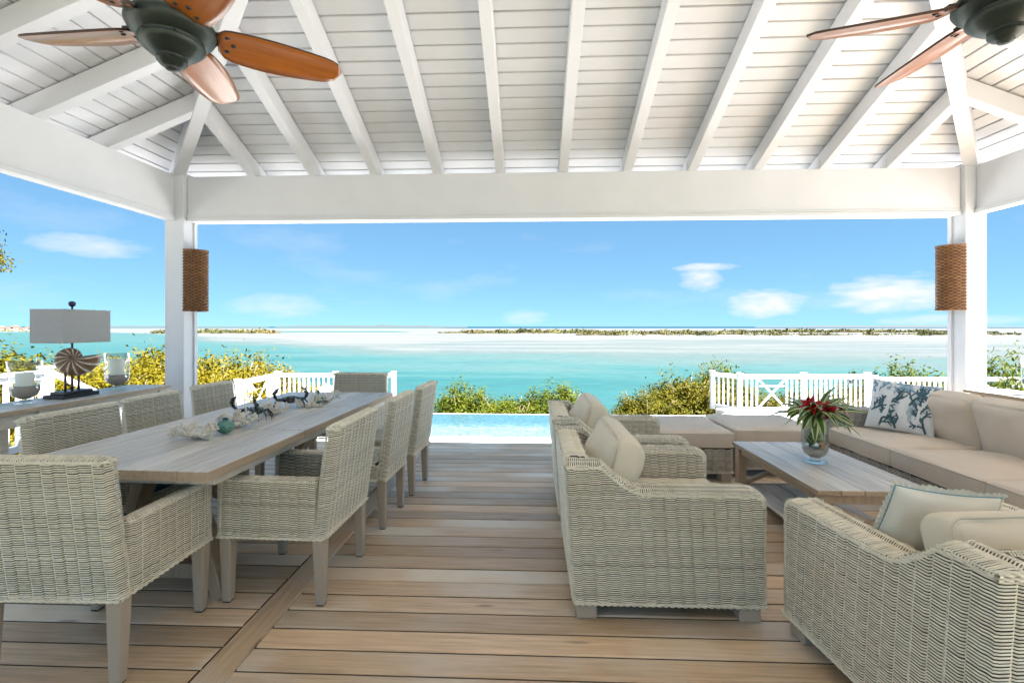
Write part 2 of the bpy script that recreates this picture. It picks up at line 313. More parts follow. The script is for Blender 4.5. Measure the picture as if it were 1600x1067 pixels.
class MB:
    def __init__(s): s.v = []; s.f = []; s.t = []
    def add(s, V, Fs, tone=0.0):
        o = len(s.v); s.v += [tuple(p) for p in V]; s.f += [tuple(i + o for i in f) for f in Fs]
        s.t += list(tone) if hasattr(tone, '__len__') else [tone] * len(V); return s
    def hexa(s, P): # bottom 4, top 4
        return s.add(P, [(3, 2, 1, 0), (4, 5, 6, 7), (0, 1, 5, 4), (1, 2, 6, 5), (2, 3, 7, 6), (3, 0, 4, 7)])
    def box(s, x0, x1, y0, y1, z0, z1):
        return s.hexa([(x0, y0, z0), (x1, y0, z0), (x1, y1, z0), (x0, y1, z0), (x0, y0, z1), (x1, y0, z1), (x1, y1, z1), (x0, y1, z1)])
    def bar(s, a, b, w, h, up=(0, 0, 1)):
        a = Vector(a); b = Vector(b); d = (b - a).normalized(); up = Vector(up)
        if abs(d.dot(up)) > .98: up = Vector((1, 0, 0))
        x = d.cross(up).normalized() * (w / 2); y = x.cross(d).normalized() * (h / 2)
        return s.hexa([a - x - y, a + x - y, b + x - y, b - x - y, a - x + y, a + x + y, b + x + y, b - x + y])
    def tube(s, pts, rad, n=6, cap=True, tone=0.0):
        pts = [Vector(p) for p in pts]; m = len(pts); rad = rad if hasattr(rad, '__len__') else [rad] * m
        V = []; ref = Vector((0, 0, 1))
        for i, p in enumerate(pts):
            d = (pts[min(i + 1, m - 1)] - pts[max(i - 1, 0)]).normalized()
            r = ref if abs(d.dot(ref)) < .95 else Vector((1, 0, 0))
            a = d.cross(r).normalized(); b = d.cross(a)
            for k in range(n):
                q = 2 * math.pi * k / n; V.append(p + (a * math.cos(q) + b * math.sin(q)) * rad[i])
        Fs = [(i * n + k, i * n + (k + 1) % n, (i + 1) * n + (k + 1) % n, (i + 1) * n + k) for i in range(m - 1) for k in range(n)]
        if cap: Fs += [tuple(range(n))[::-1], tuple(range((m - 1) * n, m * n))]
        return s.add(V, Fs, tone)
    def lathe(s, prof, n=32, c=(0, 0, 0), closed=False):
        V = []; m = len(prof)
        for r, z in prof:
            for k in range(n):
                q = 2 * math.pi * k / n; V.append((c[0] + r * math.cos(q), c[1] + r * math.sin(q), c[2] + z))
        Fs = [(i * n + k, i * n + (k + 1) % n, (i + 1) * n + (k + 1) % n, (i + 1) * n + k) for i in range(m - 1 + (1 if closed else 0)) for k in range(n)] if not closed else \
             [(i * n + k, i * n + (k + 1) % n, ((i + 1) % m) * n + (k + 1) % n, ((i + 1) % m) * n + k) for i in range(m) for k in range(n)]
        return s.add(V, Fs)
    def ell(s, c, r, nu=14, nv=8, M=None):
        V = []
        for j in range(nv + 1):
            ph = math.pi * j / nv
            for i in range(nu):
                q = 2 * math.pi * i / nu
                p = Vector((r[0] * math.sin(ph) * math.cos(q), r[1] * math.sin(ph) * math.sin(q), r[2] * math.cos(ph)))
                if M is not None: p = M @ p
                V.append(p + Vector(c))
        return s.add(V, [(j * nu + i, (j + 1) * nu + i, (j + 1) * nu + (i + 1) % nu, j * nu + (i + 1) % nu) for j in range(nv) for i in range(nu)])
    def mesh(s, name, smooth=False, bevel=0.0, tone=False):
        me = bpy.data.meshes.new(name); me.from_pydata([tuple(p) for p in s.v], [], s.f)
        if tone:
            a = me.attributes.new('tone', 'FLOAT', 'POINT'); a.data.foreach_set('value', np.asarray(s.t, dtype=np.float32))
        bm = bmesh.new(); bm.from_mesh(me)
        if bevel:
            es = [e for e in bm.edges if len(e.link_faces) == 2 and e.calc_face_angle(0) > .5]
            bmesh.ops.bevel(bm, geom=es, offset=bevel, segments=1, affect='EDGES', clamp_overlap=True)
        bmesh.ops.recalc_face_normals(bm, faces=bm.faces)
        bm.to_mesh(me); bm.free()
        if smooth: me.polygons.foreach_set('use_smooth', np.full(len(me.polygons), True))
        return me
    def build(s, name, mat, parent=None, smooth=False, bevel=0.0, tone=False, **kw):
        return link(name, s.mesh(name, smooth, bevel, tone), mat, parent, **kw)
def smooth_angle(o, deg=35):
    me = o.data
    bm = bmesh.new(); bm.from_mesh(me)
    for f in bm.faces: f.smooth = True
    for e in bm.edges: e.smooth = not (len(e.link_faces) == 2 and e.calc_face_angle(0) > R(deg))
    bm.to_mesh(me); bm.free()

def rounded_box(lx, ly, lz, r, seg=14, puff=0.0, wr=0.0, seed=0, power=2):
    """cushion: rounded box with crowned top, faint wrinkles"""
    h = np.array([lx, ly, lz]) / 2
    e = np.concatenate([[-1, -.985, -.95, -.9], np.linspace(-.8, .8, seg), [.9, .95, .985, 1]])
    n = len(e); V = []; Q = []
    for ax in range(3):
        for sg in (-1, 1):
            A, B = np.meshgrid(e, e, indexing='ij'); P = np.zeros((n, n, 3)); P[..., ax] = sg
            P[..., (ax + 1) % 3] = A; P[..., (ax + 2) % 3] = B
            o = len(V) * n * n; V.append(P.reshape(-1, 3))
            i, j = np.meshgrid(np.arange(n - 1), np.arange(n - 1), indexing='ij'); b = o + i * n + j
            q = np.stack([b, b + n, b + n + 1, b + 1], -1).reshape(-1, 4)
            Q.append(q if sg > 0 else q[:, ::-1])
    V = np.concatenate(V); Q = np.concatenate(Q); U = V.copy()
    P = V * h; q = np.clip(P, -(h - r), h - r); d = P - q; L = np.linalg.norm(d, axis=1, keepdims=True); L[L == 0] = 1
    mxd = np.max(np.abs(d), axis=1, keepdims=True); mxd[mxd == 0] = 1
    P = q + d / L * np.minimum(mxd, r)
    cr = np.clip(1 - np.abs(U[:, 0]) ** power, 0, 1) * np.clip(1 - np.abs(U[:, 1]) ** power, 0, 1)
    P[:, 2] += np.sign(U[:, 2]) * (np.abs(U[:, 2]) ** 3) * cr * puff
    bul = np.clip(1 - np.abs(U[:, 2]) ** 2, 0, 1) * puff * .35
    P[:, 0] += U[:, 0] ** 5 * bul; P[:, 1] += U[:, 1] ** 5 * bul
    if wr:
        g = np.random.default_rng(seed)
        for k in range(22):
            kx, ky = g.normal(0, 14, 2); ph = g.uniform(0, 6.28); cx, cy = g.uniform(-h[0], h[0]), g.uniform(-h[1], h[1]); sg = g.uniform(.08, .2)
            w = np.exp(-((P[:, 0] - cx) ** 2 + (P[:, 1] - cy) ** 2) / (2 * sg * sg))
            P[:, 2] += wr * w * np.sin(P[:, 0] * kx + P[:, 1] * ky + ph) * np.abs(U[:, 2])
    me = np_mesh('cushion', P, Q)
    bm = bmesh.new(); bm.from_mesh(me); bmesh.ops.remove_doubles(bm, verts=bm.verts, dist=1e-5); bm.to_mesh(me); bm.free()
    return me

# ------------------------------------------------------------------ wicker: woven strands as real geometry
class Weave:
    def __init__(s, pitch=.0095, col=.042, amp=.0028, seed=1):
        s.V = []; s.Q = []; s.T = []; s.n = 0; s.pitch = pitch; s.col = col; s.amp = amp; s.g = np.random.default_rng(seed)
    def strand(s, P, Nn, Wd, ph, closed=False, h=None):
        """P path points, Nn outward normals, Wd width direction (all k x 3), ph weave phase per point"""
        k = len(P)
        if k < 2: return
        h = h or s.pitch * .64
        cs = np.cos(ph)
        P = P + Nn * (s.amp * (np.minimum(1, np.abs(cs) * 2.2) ** .7 - .82))[:, None] + Wd * (s.pitch * .25 * np.tanh(7 * cs))[:, None] + s.g.normal(0, .0003, 3)
        r = h * .5
        ring = np.stack([P - Wd * h / 2, P + Nn * r - Wd * h * .12, P + Nn * r + Wd * h * .12, P + Wd * h / 2], 1).reshape(-1, 3)
        m = k if closed else k - 1
        i = np.arange(m); j = (i + 1) % k
        for a in range(3):
            s.Q.append(np.stack([i * 4 + a, j * 4 + a, j * 4 + a + 1, i * 4 + a + 1], 1) + s.n)
        s.V.append(ring); s.n += k * 4
        s.T.append((np.clip(np.zeros(k * 4) + .5 + s.g.normal(0, .13) + np.repeat(.22 * np.sin(np.arange(k) * .9 + s.g.uniform(0, 6.28)) * s.g.uniform(.3, 1), 4), 0, 1)) if True else 0)
    def slab(s, u0, u1, t0, t1, z0, z1, r=.02, closed_bottom=True):
        """woven loops round a slab whose cross-section at height z is [u0(z),u1(z)] x [t0(z),t1(z)] (u = local x, t = local y)"""
        fx = lambda f, z: f(z) if callable(f) else f
        K = max(1, int((z1 - z0) / s.pitch))
        for k in range(K):
            z = z0 + (k + .5) * (z1 - z0) / K
            a, b, c, d = fx(u0, z), fx(u1, z), fx(t0, z), fx(t1, z)
            if b - a < .03 or d - c < .02: continue
            rr = min(r, (b - a) / 2.1, (d - c) / 2.1)
            pts = []; nor = []
            def line(p, q, n):
                L = math.hypot(q[0] - p[0], q[1] - p[1]); m = max(1, int(L / (s.col / 8)))
                for i in range(m):
                    w = i / m; pts.append((p[0] + (q[0] - p[0]) * w, p[1] + (q[1] - p[1]) * w)); nor.append(n)
            def arc(cx, cy, a0):
                for i in range(3):
                    q = a0 + math.pi / 2 * i / 3; pts.append((cx + rr * math.cos(q), cy + rr * math.sin(q))); nor.append((math.cos(q), math.sin(q)))
            line((b - rr, c), (a + rr, c), (0, -1)) if False else None
            # counter-clockwise from (a, c)
            line((a + rr, c), (b - rr, c), (0, -1)); arc(b - rr, c + rr, -math.pi / 2)
            line((b, c + rr), (b, d - rr), (1, 0)); arc(b - rr, d - rr, 0)
            line((b - rr, d), (a + rr, d), (0, 1)); arc(a + rr, d - rr, math.pi / 2)
            line((a, d - rr), (a, c + rr), (-1, 0)); arc(a + rr, c + rr, math.pi)
            pts = np.array(pts); nor = np.array(nor); k_ = len(pts)
            # phase from the corner that stays put
            sg = np.concatenate([[0], np.cumsum(np.linalg.norm(np.diff(pts, axis=0), axis=1))])
            ph = np.pi * (np.minimum(sg, sg[-1] - sg + (b - a)) - (b - a) / 2) / s.col
            P = np.column_stack([pts, np.full(k_, z)]); Nn = np.column_stack([nor, np.zeros(k_)])
            Wd = np.tile([0, 0, 1.0], (k_, 1))
            s.strand(P, Nn, Wd, ph, closed=True)
    def cap(s, prof, t0, t1, axis='u', ov=.012, r=.016):
        """strands laid across the top; prof = list of (a, z) along the length, strands run from t0 to t1 across"""
        prof = np.array(prof, float); seg = np.linalg.norm(np.diff(prof, axis=0), axis=1); cum = np.concatenate([[0], np.cumsum(seg)])
        K = int(cum[-1] / s.pitch)
        for k in range(K):
            q = (k + .5) / K * cum[-1]; i = min(np.searchsorted(cum, q, side='right') - 1, len(seg) - 1)
            w = (q - cum[i]) / seg[i]; p = prof[i] * (1 - w) + prof[i + 1] * w; d = (prof[i + 1] - prof[i]) / seg[i]
            nrm = np.array([-d[1], d[0]])
            if nrm[1] < 0: nrm = -nrm
            T = []; O = []; NT = []
            m = max(4, int((t1 - t0) / (s.col / 3)))
            T = [t0, t0 + r * .3] + list(np.linspace(t0 + r, t1 - r, m)) + [t1 - r * .3, t1]
            O = [-ov, -r * .35] + [0.0] * m + [-r * .35, -ov]
            NT = [(-1, .2), (-.7, .7)] + [(0, 1)] * m + [(.7, .7), (1, .2)]
            P = []; Nn = []; Wd = []
            for tt, oo, nn in zip(T, O, NT):
                a, z = p + nrm * oo
                n3 = (nrm[0] * nn[1], nn[0], nrm[1] * nn[1]); w3 = (d[0], 0, d[1])
                if axis == 'u': P.append((a, tt, z)); Nn.append(n3); Wd.append(w3)
                else: P.append((tt, a, z)); Nn.append((n3[1], n3[0], n3[2])); Wd.append((w3[1], w3[0], w3[2]))
            P = np.array(P); Nn = np.array(Nn); Nn /= np.linalg.norm(Nn, axis=1, keepdims=True)
            ph = np.pi * (np.array(T) - t0) / s.col
            s.strand(P, Nn, np.array(Wd), ph)
    def rope(s, pts, rad=.0075, twist=.03):
        """two strands twisted round each other along a path: the rolled border"""
        pts = np.array(pts, float); seg = np.linalg.norm(np.diff(pts, axis=0), axis=1); cum = np.concatenate([[0], np.cumsum(seg)])
        n = max(4, int(cum[-1] / .008)); q = np.linspace(0, cum[-1], n)
        P = np.column_stack([np.interp(q, cum, pts[:, i]) for i in range(3)])
        D = np.gradient(P, axis=0); D /= np.linalg.norm(D, axis=1, keepdims=True) + 1e-9
        up = np.where(np.abs(D[:, 2:3]) > .9, np.array([[1.0, 0, 0]]), np.array([[0, 0, 1.0]]))
        A = np.cross(D, up); A /= np.linalg.norm(A, axis=1, keepdims=True); B = np.cross(D, A)
        for o in (0, np.pi):
            ph = q / twist * np.pi + o
            c = P + (A * np.cos(ph)[:, None] + B * np.sin(ph)[:, None]) * rad * .55
            ring = np.stack([c + (A * math.cos(x) + B * math.sin(x)) * rad * .62 for x in (0, 1.26, 2.51, 3.77, 5.03)], 1).reshape(-1, 3)
            i = np.arange(n - 1)
            for a in range(5):
                b = (a + 1) % 5
                s.Q.append(np.stack([i * 5 + a, (i + 1) * 5 + a, (i + 1) * 5 + b, i * 5 + b], 1) + s.n)
            s.V.append(ring); s.n += n * 5; s.T.append(np.full(n * 5, .55))
    def build(s, parent, mat, name='wicker_weave'):
        me = np_mesh(name, np.concatenate(s.V), np.concatenate(s.Q), True, np.concatenate(s.T))
        return link(name, me, mat, parent, kind='stuff')

# ================================================================== THE SETTING
SEA_Z = -8.0
def vnoise(x, y, seed=0):
    """cheap smooth 2-D noise for terrain and shoals"""
    x = np.asarray(x, float); y = np.asarray(y, float); xi = np.floor(x).astype(np.int64); yi = np.floor(y).astype(np.int64)
    fx = x - xi; fy = y - yi; fx = fx * fx * (3 - 2 * fx); fy = fy * fy * (3 - 2 * fy)
    def hsh(a, b): 
        n = (a * 374761393 + b * 668265263 + seed * 974711) & 0x7fffffff
        n = ((n ^ (n >> 13)) * 1274126177) & 0x7fffffff
        return ((n ^ (n >> 16)) & 0xffff) / 65535.0
    return (hsh(xi, yi) * (1 - fx) + hsh(xi + 1, yi) * fx) * (1 - fy) + (hsh(xi, yi + 1) * (1 - fx) + hsh(xi + 1, yi + 1) * fx) * fy

def ground_z(X, Y):
    d = np.maximum(0, Y - 12.0)
    z = -.86 - .27 * d - .006 * d * d
    l = np.maximum(0, -X - 6.2); z = np.minimum(z, -.86 - .10 * l + np.minimum(0, -.27 * d - .006 * d * d))
    r = np.maximum(0, X - 13.0); z = z - .06 * r * (Y > -20)
    return z
gx = np.concatenate([np.linspace(-220, -34, 14), np.linspace(-30, 30, 61), np.linspace(34, 220, 14)])
gy = np.concatenate([np.linspace(-160, -14, 12), np.linspace(-12, 52, 65), [60, 75]])
GX, GY = np.meshgrid(gx, gy, indexing='ij')
GZ = ground_z(GX, GY) + (vnoise(GX * .6, GY * .6, 3) - .5) * np.where((GY > 12) | (GX < -7), .35, .04)
GZ = np.maximum(GZ, SEA_Z - 3)
i, j = np.meshgrid(np.arange(len(gx) - 1), np.arange(len(gy) - 1), indexing='ij'); b = (i * len(gy) + j).ravel(); n_ = len(gy)
link('ground', np_mesh('ground', np.stack([GX, GY, GZ], -1), np.stack([b, b + n_, b + n_ + 1, b + 1], 1)), 'earth', kind='structure')

# sea: fan-shaped sheet; 'tone' = how shallow the water is over the sand (0 deep channel, 1 bare white sand)
us = np.linspace(-1500, 3100, 260)
vs = 510.0 + np.concatenate([np.linspace(.35, 3, 14), np.linspace(3.3, 30, 90), np.linspace(30.6, 110, 90), [125, 150, 190, 260]])
U_, V_ = np.meshgrid(us, vs, indexing='ij')
T_ = (HC - SEA_Z) * F / (V_ - 510); XR = (U_ - 800) / F
SX = T_ * (XR * _c - _s); SY = T_ * (XR * _s + _c)
def curve(u, pts): return np.interp(u, [p[0] for p in pts], [p[1] for p in pts])
edge = curve(U_, [(-1500, 514), (0, 518), (200, 523), (300, 529), (420, 541), (500, 551), (650, 561), (800, 566), (900, 569), (1100, 574), (1300, 581), (1480, 587), (1700, 590), (3100, 600)])
sand = curve(U_, [(-1500, 509), (0, 513), (180, 519), (250, 521), (330, 524), (430, 527), (500, 535), (650, 535), (800, 531), (1000, 529.5), (1200, 529), (1480, 534), (1700, 537), (3100, 545)])
wig = (vnoise(U_ / 90, V_ / 6, 5) - .5) * 9 + (vnoise(U_ / 28, V_ / 2.5, 6) - .5) * 4
d = (edge + wig - V_)
tone = np.where(d < 0, np.maximum(.20, .40 - .20 * np.clip(-d / 40, 0, 1)), .44 + .40 * np.clip(d / np.maximum(edge - sand, 4) * 1.5, 0, 1))
tone = np.where(V_ < sand + 1.5 + .3 * wig * .5, .95, tone)
tone = np.where(V_ < 513.0, .02, tone)                         # open ocean beyond the cays
tone = np.where((V_ > 517.4) & (V_ < 519.6) & (U_ > 380) & (U_ < 640 + wig * 8), .42, tone)     # blue channel through the flats
tone = np.where((V_ > 512) & (V_ < 513.2) & (U_ < 700), .5, tone)
i, j = np.meshgrid(np.arange(len(us) - 1), np.arange(len(vs) - 1), indexing='ij'); n_ = len(vs); b = (i * n_ + j).ravel()
link('sea', np_mesh('sea', np.stack([SX, SY, np.full_like(SX, SEA_Z)], -1), np.stack([b, b + 1, b + n_ + 1, b + n_], 1), True, tone.ravel()), 'sea', kind='structure')

# ---- cays: low sand islands with scrub
def island(name, u0, u1, vb, vt, seed, mat_top='scrub', n=900, far=False, patch=.5, depth=.35):
    """land between picture columns u0..u1 whose near shore is at row vb and whose scrub reaches row vt"""
    g = np.random.default_rng(seed)
    t = (HC - SEA_Z) * F / (vb - 510); hgt = (vb - vt) / F * t
    uu = np.linspace(u0, u1, 60); M = 9; V = []; ww = np.sin(np.linspace(.02, math.pi - .02, 60)) ** .45
    for a, u in enumerate(uu):
        xr = (u - 800) / F; wx, wy = xr * _c - _s, xr * _s + _c
        jit = 1 + (vnoise(a * .35, 1.3, seed) - .5) * .10
        for k in range(M):
            q = k / (M - 1); tt = t * (jit + depth * q * ww[a]); zz = SEA_Z - .3 + (.25 + .8 * ww[a]) * math.sin(math.pi * min(1, q * 1.3 + .02)) ** .7 if q < .77 else SEA_Z - .3
            V.append((tt * wx, tt * wy, zz))
    Q = [(a * M + k, (a + 1) * M + k, (a + 1) * M + k + 1, a * M + k + 1) for a in range(59) for k in range(M - 1)]
    isl = link(name, np_mesh(name, V, Q), 'beach', kind='structure')
    # scrub: clumps of small crossed faces
    P = []; Fc = []; tn = []; 
    for c_ in range(n):
        u = g.uniform(u0, u1); a = (u - u0) / (u1 - u0); w = math.sin(math.pi * min(.98, max(.02, a))) ** .45
        dens = vnoise(u / 34, .5, seed + 9)
        q = g.uniform(.10, .62) if g.random() > .25 else g.uniform(.02, .2)
        if dens < patch * .6 and g.random() > .25: continue
        xr = (u - 800) / F; tt = t * (1 + depth * q * w) ; wx, wy = xr * _c - _s, xr * _s + _c
        s = hgt * g.uniform(.25, .62) * (.55 + .8 * vnoise(u / 17, 2.5, seed + 4)) * (0.5 if q < .1 else 1) * (.4 + .6 * w)
        cx, cy = tt * wx, tt * wy; tone_ = g.random()
        for l in range(9):
            ph = g.uniform(0, 6.28); el = g.uniform(-.2, 1.3); rr = s * g.uniform(.3, 1.0)
            p = np.array([cx + rr * math.cos(ph) * 1.5 * math.cos(el), cy + rr * math.sin(ph) * math.cos(el), SEA_Z + .5 + max(0, rr * math.sin(el)) * .9])
            e1 = g.normal(0, s * .28, 3); e2 = g.normal(0, s * .28, 3); o = len(P)
            P += [p - e1, p + e2, p + e1]; Fc.append((o, o + 1, o + 2)); tn += [tone_ * .6 + g.random() * .4] * 3
    if Fc: link('scrub', np_mesh('scrub', np.array(P), np.array(Fc), False, tn), mat_top, isl, kind='stuff')
    return isl
island('island', 236, 438, 521.5, 509.5, 21, n=1100)
island('island', 684, 1090, 521.5, 512.0, 22, n=2200, patch=.7)
island('island', 900, 1300, 524.5, 513.5, 23, n=1500, patch=.95, depth=.2)
island('island', 1040, 1560, 520.5, 511.6, 24, n=2600, patch=.4)
island('island', 1250, 1760, 524.8, 516.5, 25, n=1500, patch=.85, depth=.2)
island('island', -420, 60, 518.5, 510.0, 26, n=1100, patch=.8)
# far blue-green hills on the horizon
def hills(u0, u1, v, top, seed):
    t = 4200.0; V = []; Q = []; m = 90
    for a in range(m):
        u = u0 + (u1 - u0) * a / (m - 1); xr = (u - 800) / F; wx, wy = xr * _c - _s, xr * _s + _c
        e = math.sin(math.pi * a / (m - 1)) ** .6
        hh = (.25 + .75 * vnoise(a * .16, 3.1, seed)) * (.7 + .3 * vnoise(a * .6, .3, seed)) * e * top / F * t
        V += [(t * wx, t * wy, SEA_Z - 1), (t * 1.03 * wx, t * 1.03 * wy, HC + hh - .6), (t * 1.12 * wx, t * 1.12 * wy, SEA_Z - 1)]
    for a in range(m - 1):
        o = a * 3; Q += [(o, o + 3, o + 4, o + 1), (o + 1, o + 4, o + 5, o + 2)]
    link('hills', np_mesh('hills', V, Q), 'farhill', kind='structure')
hills(430, 730, 511, 3.6, 3); hills(1180, 1640, 511, 2.6, 5); hills(40, 420, 511, 1.6, 9)

# ---- pool terrace below the deck, pool
TZ = -0.70
mb = MB(); mb.box(-6.6, 15.5, 5.9, 8.32, TZ - .3, TZ); mb.box(-6.6, -3.32, 8.32, 12.3, TZ - .3, TZ); mb.box(4.72, 15.5, 8.32, 12.6, TZ - .3, TZ)
mb.build('terrace', 'stone', kind='structure')
mb = MB(); mb.box(-9.0, 22.0, -2.4, 5.88, -1.2, -.80); mb.build('bounce_slab', 'stone', kind='structure')  # pale slab added round the deck to bounce sunlight up to the ceiling
pool = empty('pool', (0, 0, 0), kind='structure')
mb = MB(); mb.box(-3.3, 4.7, 8.33, 8.84, TZ - .2, -.62); mb.build('coping', 'coping', pool, bevel=.012)
mb = MB(); mb.box(-3.3, -2.95, 8.84, 11.4, TZ - .2, -.62); mb.build('coping', 'coping', pool, bevel=.012)
mb = MB(); mb.box(4.4, 4.7, 8.84, 11.4, TZ - .2, -.62); mb.build('coping', 'coping', pool, bevel=.012)
mb = MB(); mb.box(-3.3, 4.7, 11.3, 11.5, -2.4, -.68); mb.build('weir_wall', 'coping', pool)
px = np.linspace(-2.94, 4.39, 40); py = np.linspace(8.85, 11.32, 30); A, B = np.meshgrid(px, py, indexing='ij')
tn = np.clip(.62 - (B - 9.9) * .9, .16, .72)
i, j = np.meshgrid(np.arange(39), np.arange(29), indexing='ij'); b = (i * 30 + j).ravel()
link('water', np_mesh('water', np.stack([A, B, np.full_like(A, -.655)], -1), np.stack([b, b + 30, b + 31, b + 1], 1), True, tn.ravel()), 'pool', pool)

# ---- deck: boards across, one trim board running away from the camera
deck = empty('deck', (0, 0, 0), kind='structure')
def chamfer_bar(length, w, h, c=.004, mat='deck'):
    """unit board along x, cross-section chamfered at the top edges"""
    sec = [(-w / 2, -h), (w / 2, -h), (w / 2, -c), (w / 2 - c, 0), (-w / 2 + c, 0), (-w / 2, -c)]
    V = [(x, y, z) for x in (0, length) for (y, z) in sec]
    n = len(sec)
    me = bpy.data.meshes.new('plank'); me.from_pydata(V, [], [tuple(range(n)), tuple(range(2 * n - 1, n - 1, -1))] + [(k, k + n, (k + 1) % n + n, (k + 1) % n) for k in range(n)])
    bm = bmesh.new(); bm.from_mesh(me); bmesh.ops.recalc_face_normals(bm, faces=bm.faces); bm.to_mesh(me); bm.free()
    me.materials.append(MT[mat]); me.materials.append(MT['deck_gap_shade'])
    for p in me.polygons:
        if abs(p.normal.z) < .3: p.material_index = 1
    return me
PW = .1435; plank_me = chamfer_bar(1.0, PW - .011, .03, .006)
k = 0; y = 5.80 - PW / 2
while y > -2.6:
    dz = random.uniform(-.0012, .0012)
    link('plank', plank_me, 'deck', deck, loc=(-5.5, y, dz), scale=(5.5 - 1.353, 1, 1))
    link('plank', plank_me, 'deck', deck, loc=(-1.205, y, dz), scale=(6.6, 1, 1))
    y -= PW
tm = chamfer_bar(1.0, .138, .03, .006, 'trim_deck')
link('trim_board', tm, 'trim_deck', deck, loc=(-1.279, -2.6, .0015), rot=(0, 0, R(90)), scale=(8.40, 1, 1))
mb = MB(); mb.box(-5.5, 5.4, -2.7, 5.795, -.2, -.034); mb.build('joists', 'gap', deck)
mb = MB(); mb.box(-5.5, 5.4, 5.802, 5.83, -.25, -.002); mb.build('fascia', 'deck', deck)
mb = MB()
for q in range(3): mb.box(-3.0, 4.0, 5.83 + .3 * q, 6.13 + .3 * q, TZ, -.17 * (q + 1))
mb.build('steps', 'stone', deck)
mb = MB(); mb.box(-5.45, 5.35, -2.6, 5.78, -.86, -.2); mb.build('skirt', 'white', deck)

# ================================================================== PAVILION
pav = empty('pavilion', (0, 0, 0), label='white painted open pavilion with exposed rafters, plank ceiling and square corner posts', cat='pavilion')
XL, XR_, YF = -3.49, 4.07, 4.65            # inner faces of the beams
ZB0, ZB1 = 2.47, 2.876
PITCH = .40; ZP = ZB1 + .165               # underside of ceiling planks above the beam face
OV = .62; YB = -3.2
XM = (XL + XR_) / 2; HALF = (XR_ - XL) / 2
# posts
for (x0, x1) in ((-3.59, -3.40), (3.98, 4.17)):
    mb = MB(); mb.box(x0, x1, 4.60, 4.79, 0, ZB1 + .03); p = mb.build('post', 'white', pav, bevel=.005)
    mb = MB(); mb.box(x0 - .014, x1 + .014, 4.592, 4.804, 0, .14); mb.build('plinth', 'white', p, bevel=.004)
    for xx in ((x0 - .016, x0 - .001), (x1 + .001, x1 + .016)):
        mb = MB(); mb.box(xx[0], xx[1], 4.735, 4.775, .14, ZB0 - .04); mb.build('screen_track', 'white', p)
for (x0, x1) in ((-3.59, -3.40), (3.98, 4.17)):
    mb = MB(); mb.box(x0, x1, YB + .1, YB + .29, 0, ZB1 + .03); mb.build('post', 'white', pav, bevel=.005)
def beam(x0, x1, y0, y1):
    mb = MB(); mb.box(x0, x1, y0, y1, ZB0, ZB1); o = mb.build('beam', 'white', pav, bevel=.003)
    lx = (x1 - x0) > (y1 - y0); e = .016
    mb = MB(); mb.box(x0 - (0 if lx else e), x1 + (0 if lx else e), y0 - (e if lx else 0), y1 + (e if lx else 0), ZB0 - .036, ZB0 - .002); mb.build('soffit_trim', 'white', o, bevel=.003)
    mb = MB(); mb.box(x0 - (0 if lx else e * .5), x1 + (0 if lx else e * .5), y0 - (e * .5 if lx else 0), y1 + (e * .5 if lx else 0), ZB0 + .0, ZB0 + .022); mb.build('bead', 'white', o, bevel=.003)
beam(-3.398, 3.978, YF, YF + .12)
beam(XL - .07, XL, YB, 4.598); beam(XR_, XR_ + .07, YB, 4.598)
# rafters: depth measured square to the slope
RW, RD = .086, .165
def rafter(name, a, b, w=RW, dep=.15):
    """a: foot, b: head, both on the rafter's lower face centre line"""
    a = Vector(a); b = Vector(b); d = (b - a); hx = Vector((d.y, -d.x, 0)).normalized() * (w / 2); up = Vector((0, 0, dep))
    mb = MB(); mb.hexa([a - hx, a + hx, b + hx, b - hx, a - hx + up, a + hx + up, b + hx + up, b - hx + up]); return mb.build(name, 'white', pav, bevel=.003)
YR = YF - HALF                              # where the hips meet the ridge
zlow = lambda dist: ZB1 + PITCH * dist      # rafter underside at plan distance inside the beam face
fx_ = [-2.743 + .61 * k for k in range(11)]
for x in fx_:
    run = min(x - XL, XR_ - x)
    rafter('rafter', (x, YF + OV - .04, zlow(-OV + .04)), (x, YF - run, zlow(run)))
for sgn in (-1, 1):
    y = YF - .75
    while y > YB:
        run = min(YF - y, HALF)
        if sgn < 0: rafter('rafter', (XL - OV + .04, y, zlow(-OV + .04)), (XL + run, y, zlow(run)))
        else: rafter('rafter', (XR_ + OV - .04, y, zlow(-OV + .04)), (XR_ - run, y, zlow(run)))
        y -= .607
rafter('hip_rafter', (XL - OV + .05, YF + OV - .05, zlow(-OV + .05) - .02), (XM, YR, zlow(HALF) - .02), w=.10, dep=.175)
rafter('hip_rafter', (XR_ + OV - .05, YF + OV - .05, zlow(-OV + .05) - .02), (XM, YR, zlow(HALF) - .02), w=.10, dep=.175)
mb = MB(); mb.box(XM - .04, XM + .04, YB, YR + .02, zlow(HALF) - .05, zlow(HALF) + .2); mb.build('ridge_beam', 'white', pav)
for x in fx_:
    mb = MB(); mb.box(x - RW / 2 - .004, x - RW / 2 - .001, YF + .004, YF + .05, ZB1 - .002, ZB1 + .085); mb.box(x - RW / 2 - .05, x - RW / 2 - .0045, YF + .004, YF + .05, ZB1 + .001, ZB1 + .004); mb.build('tie_bracket', 'white', pav)
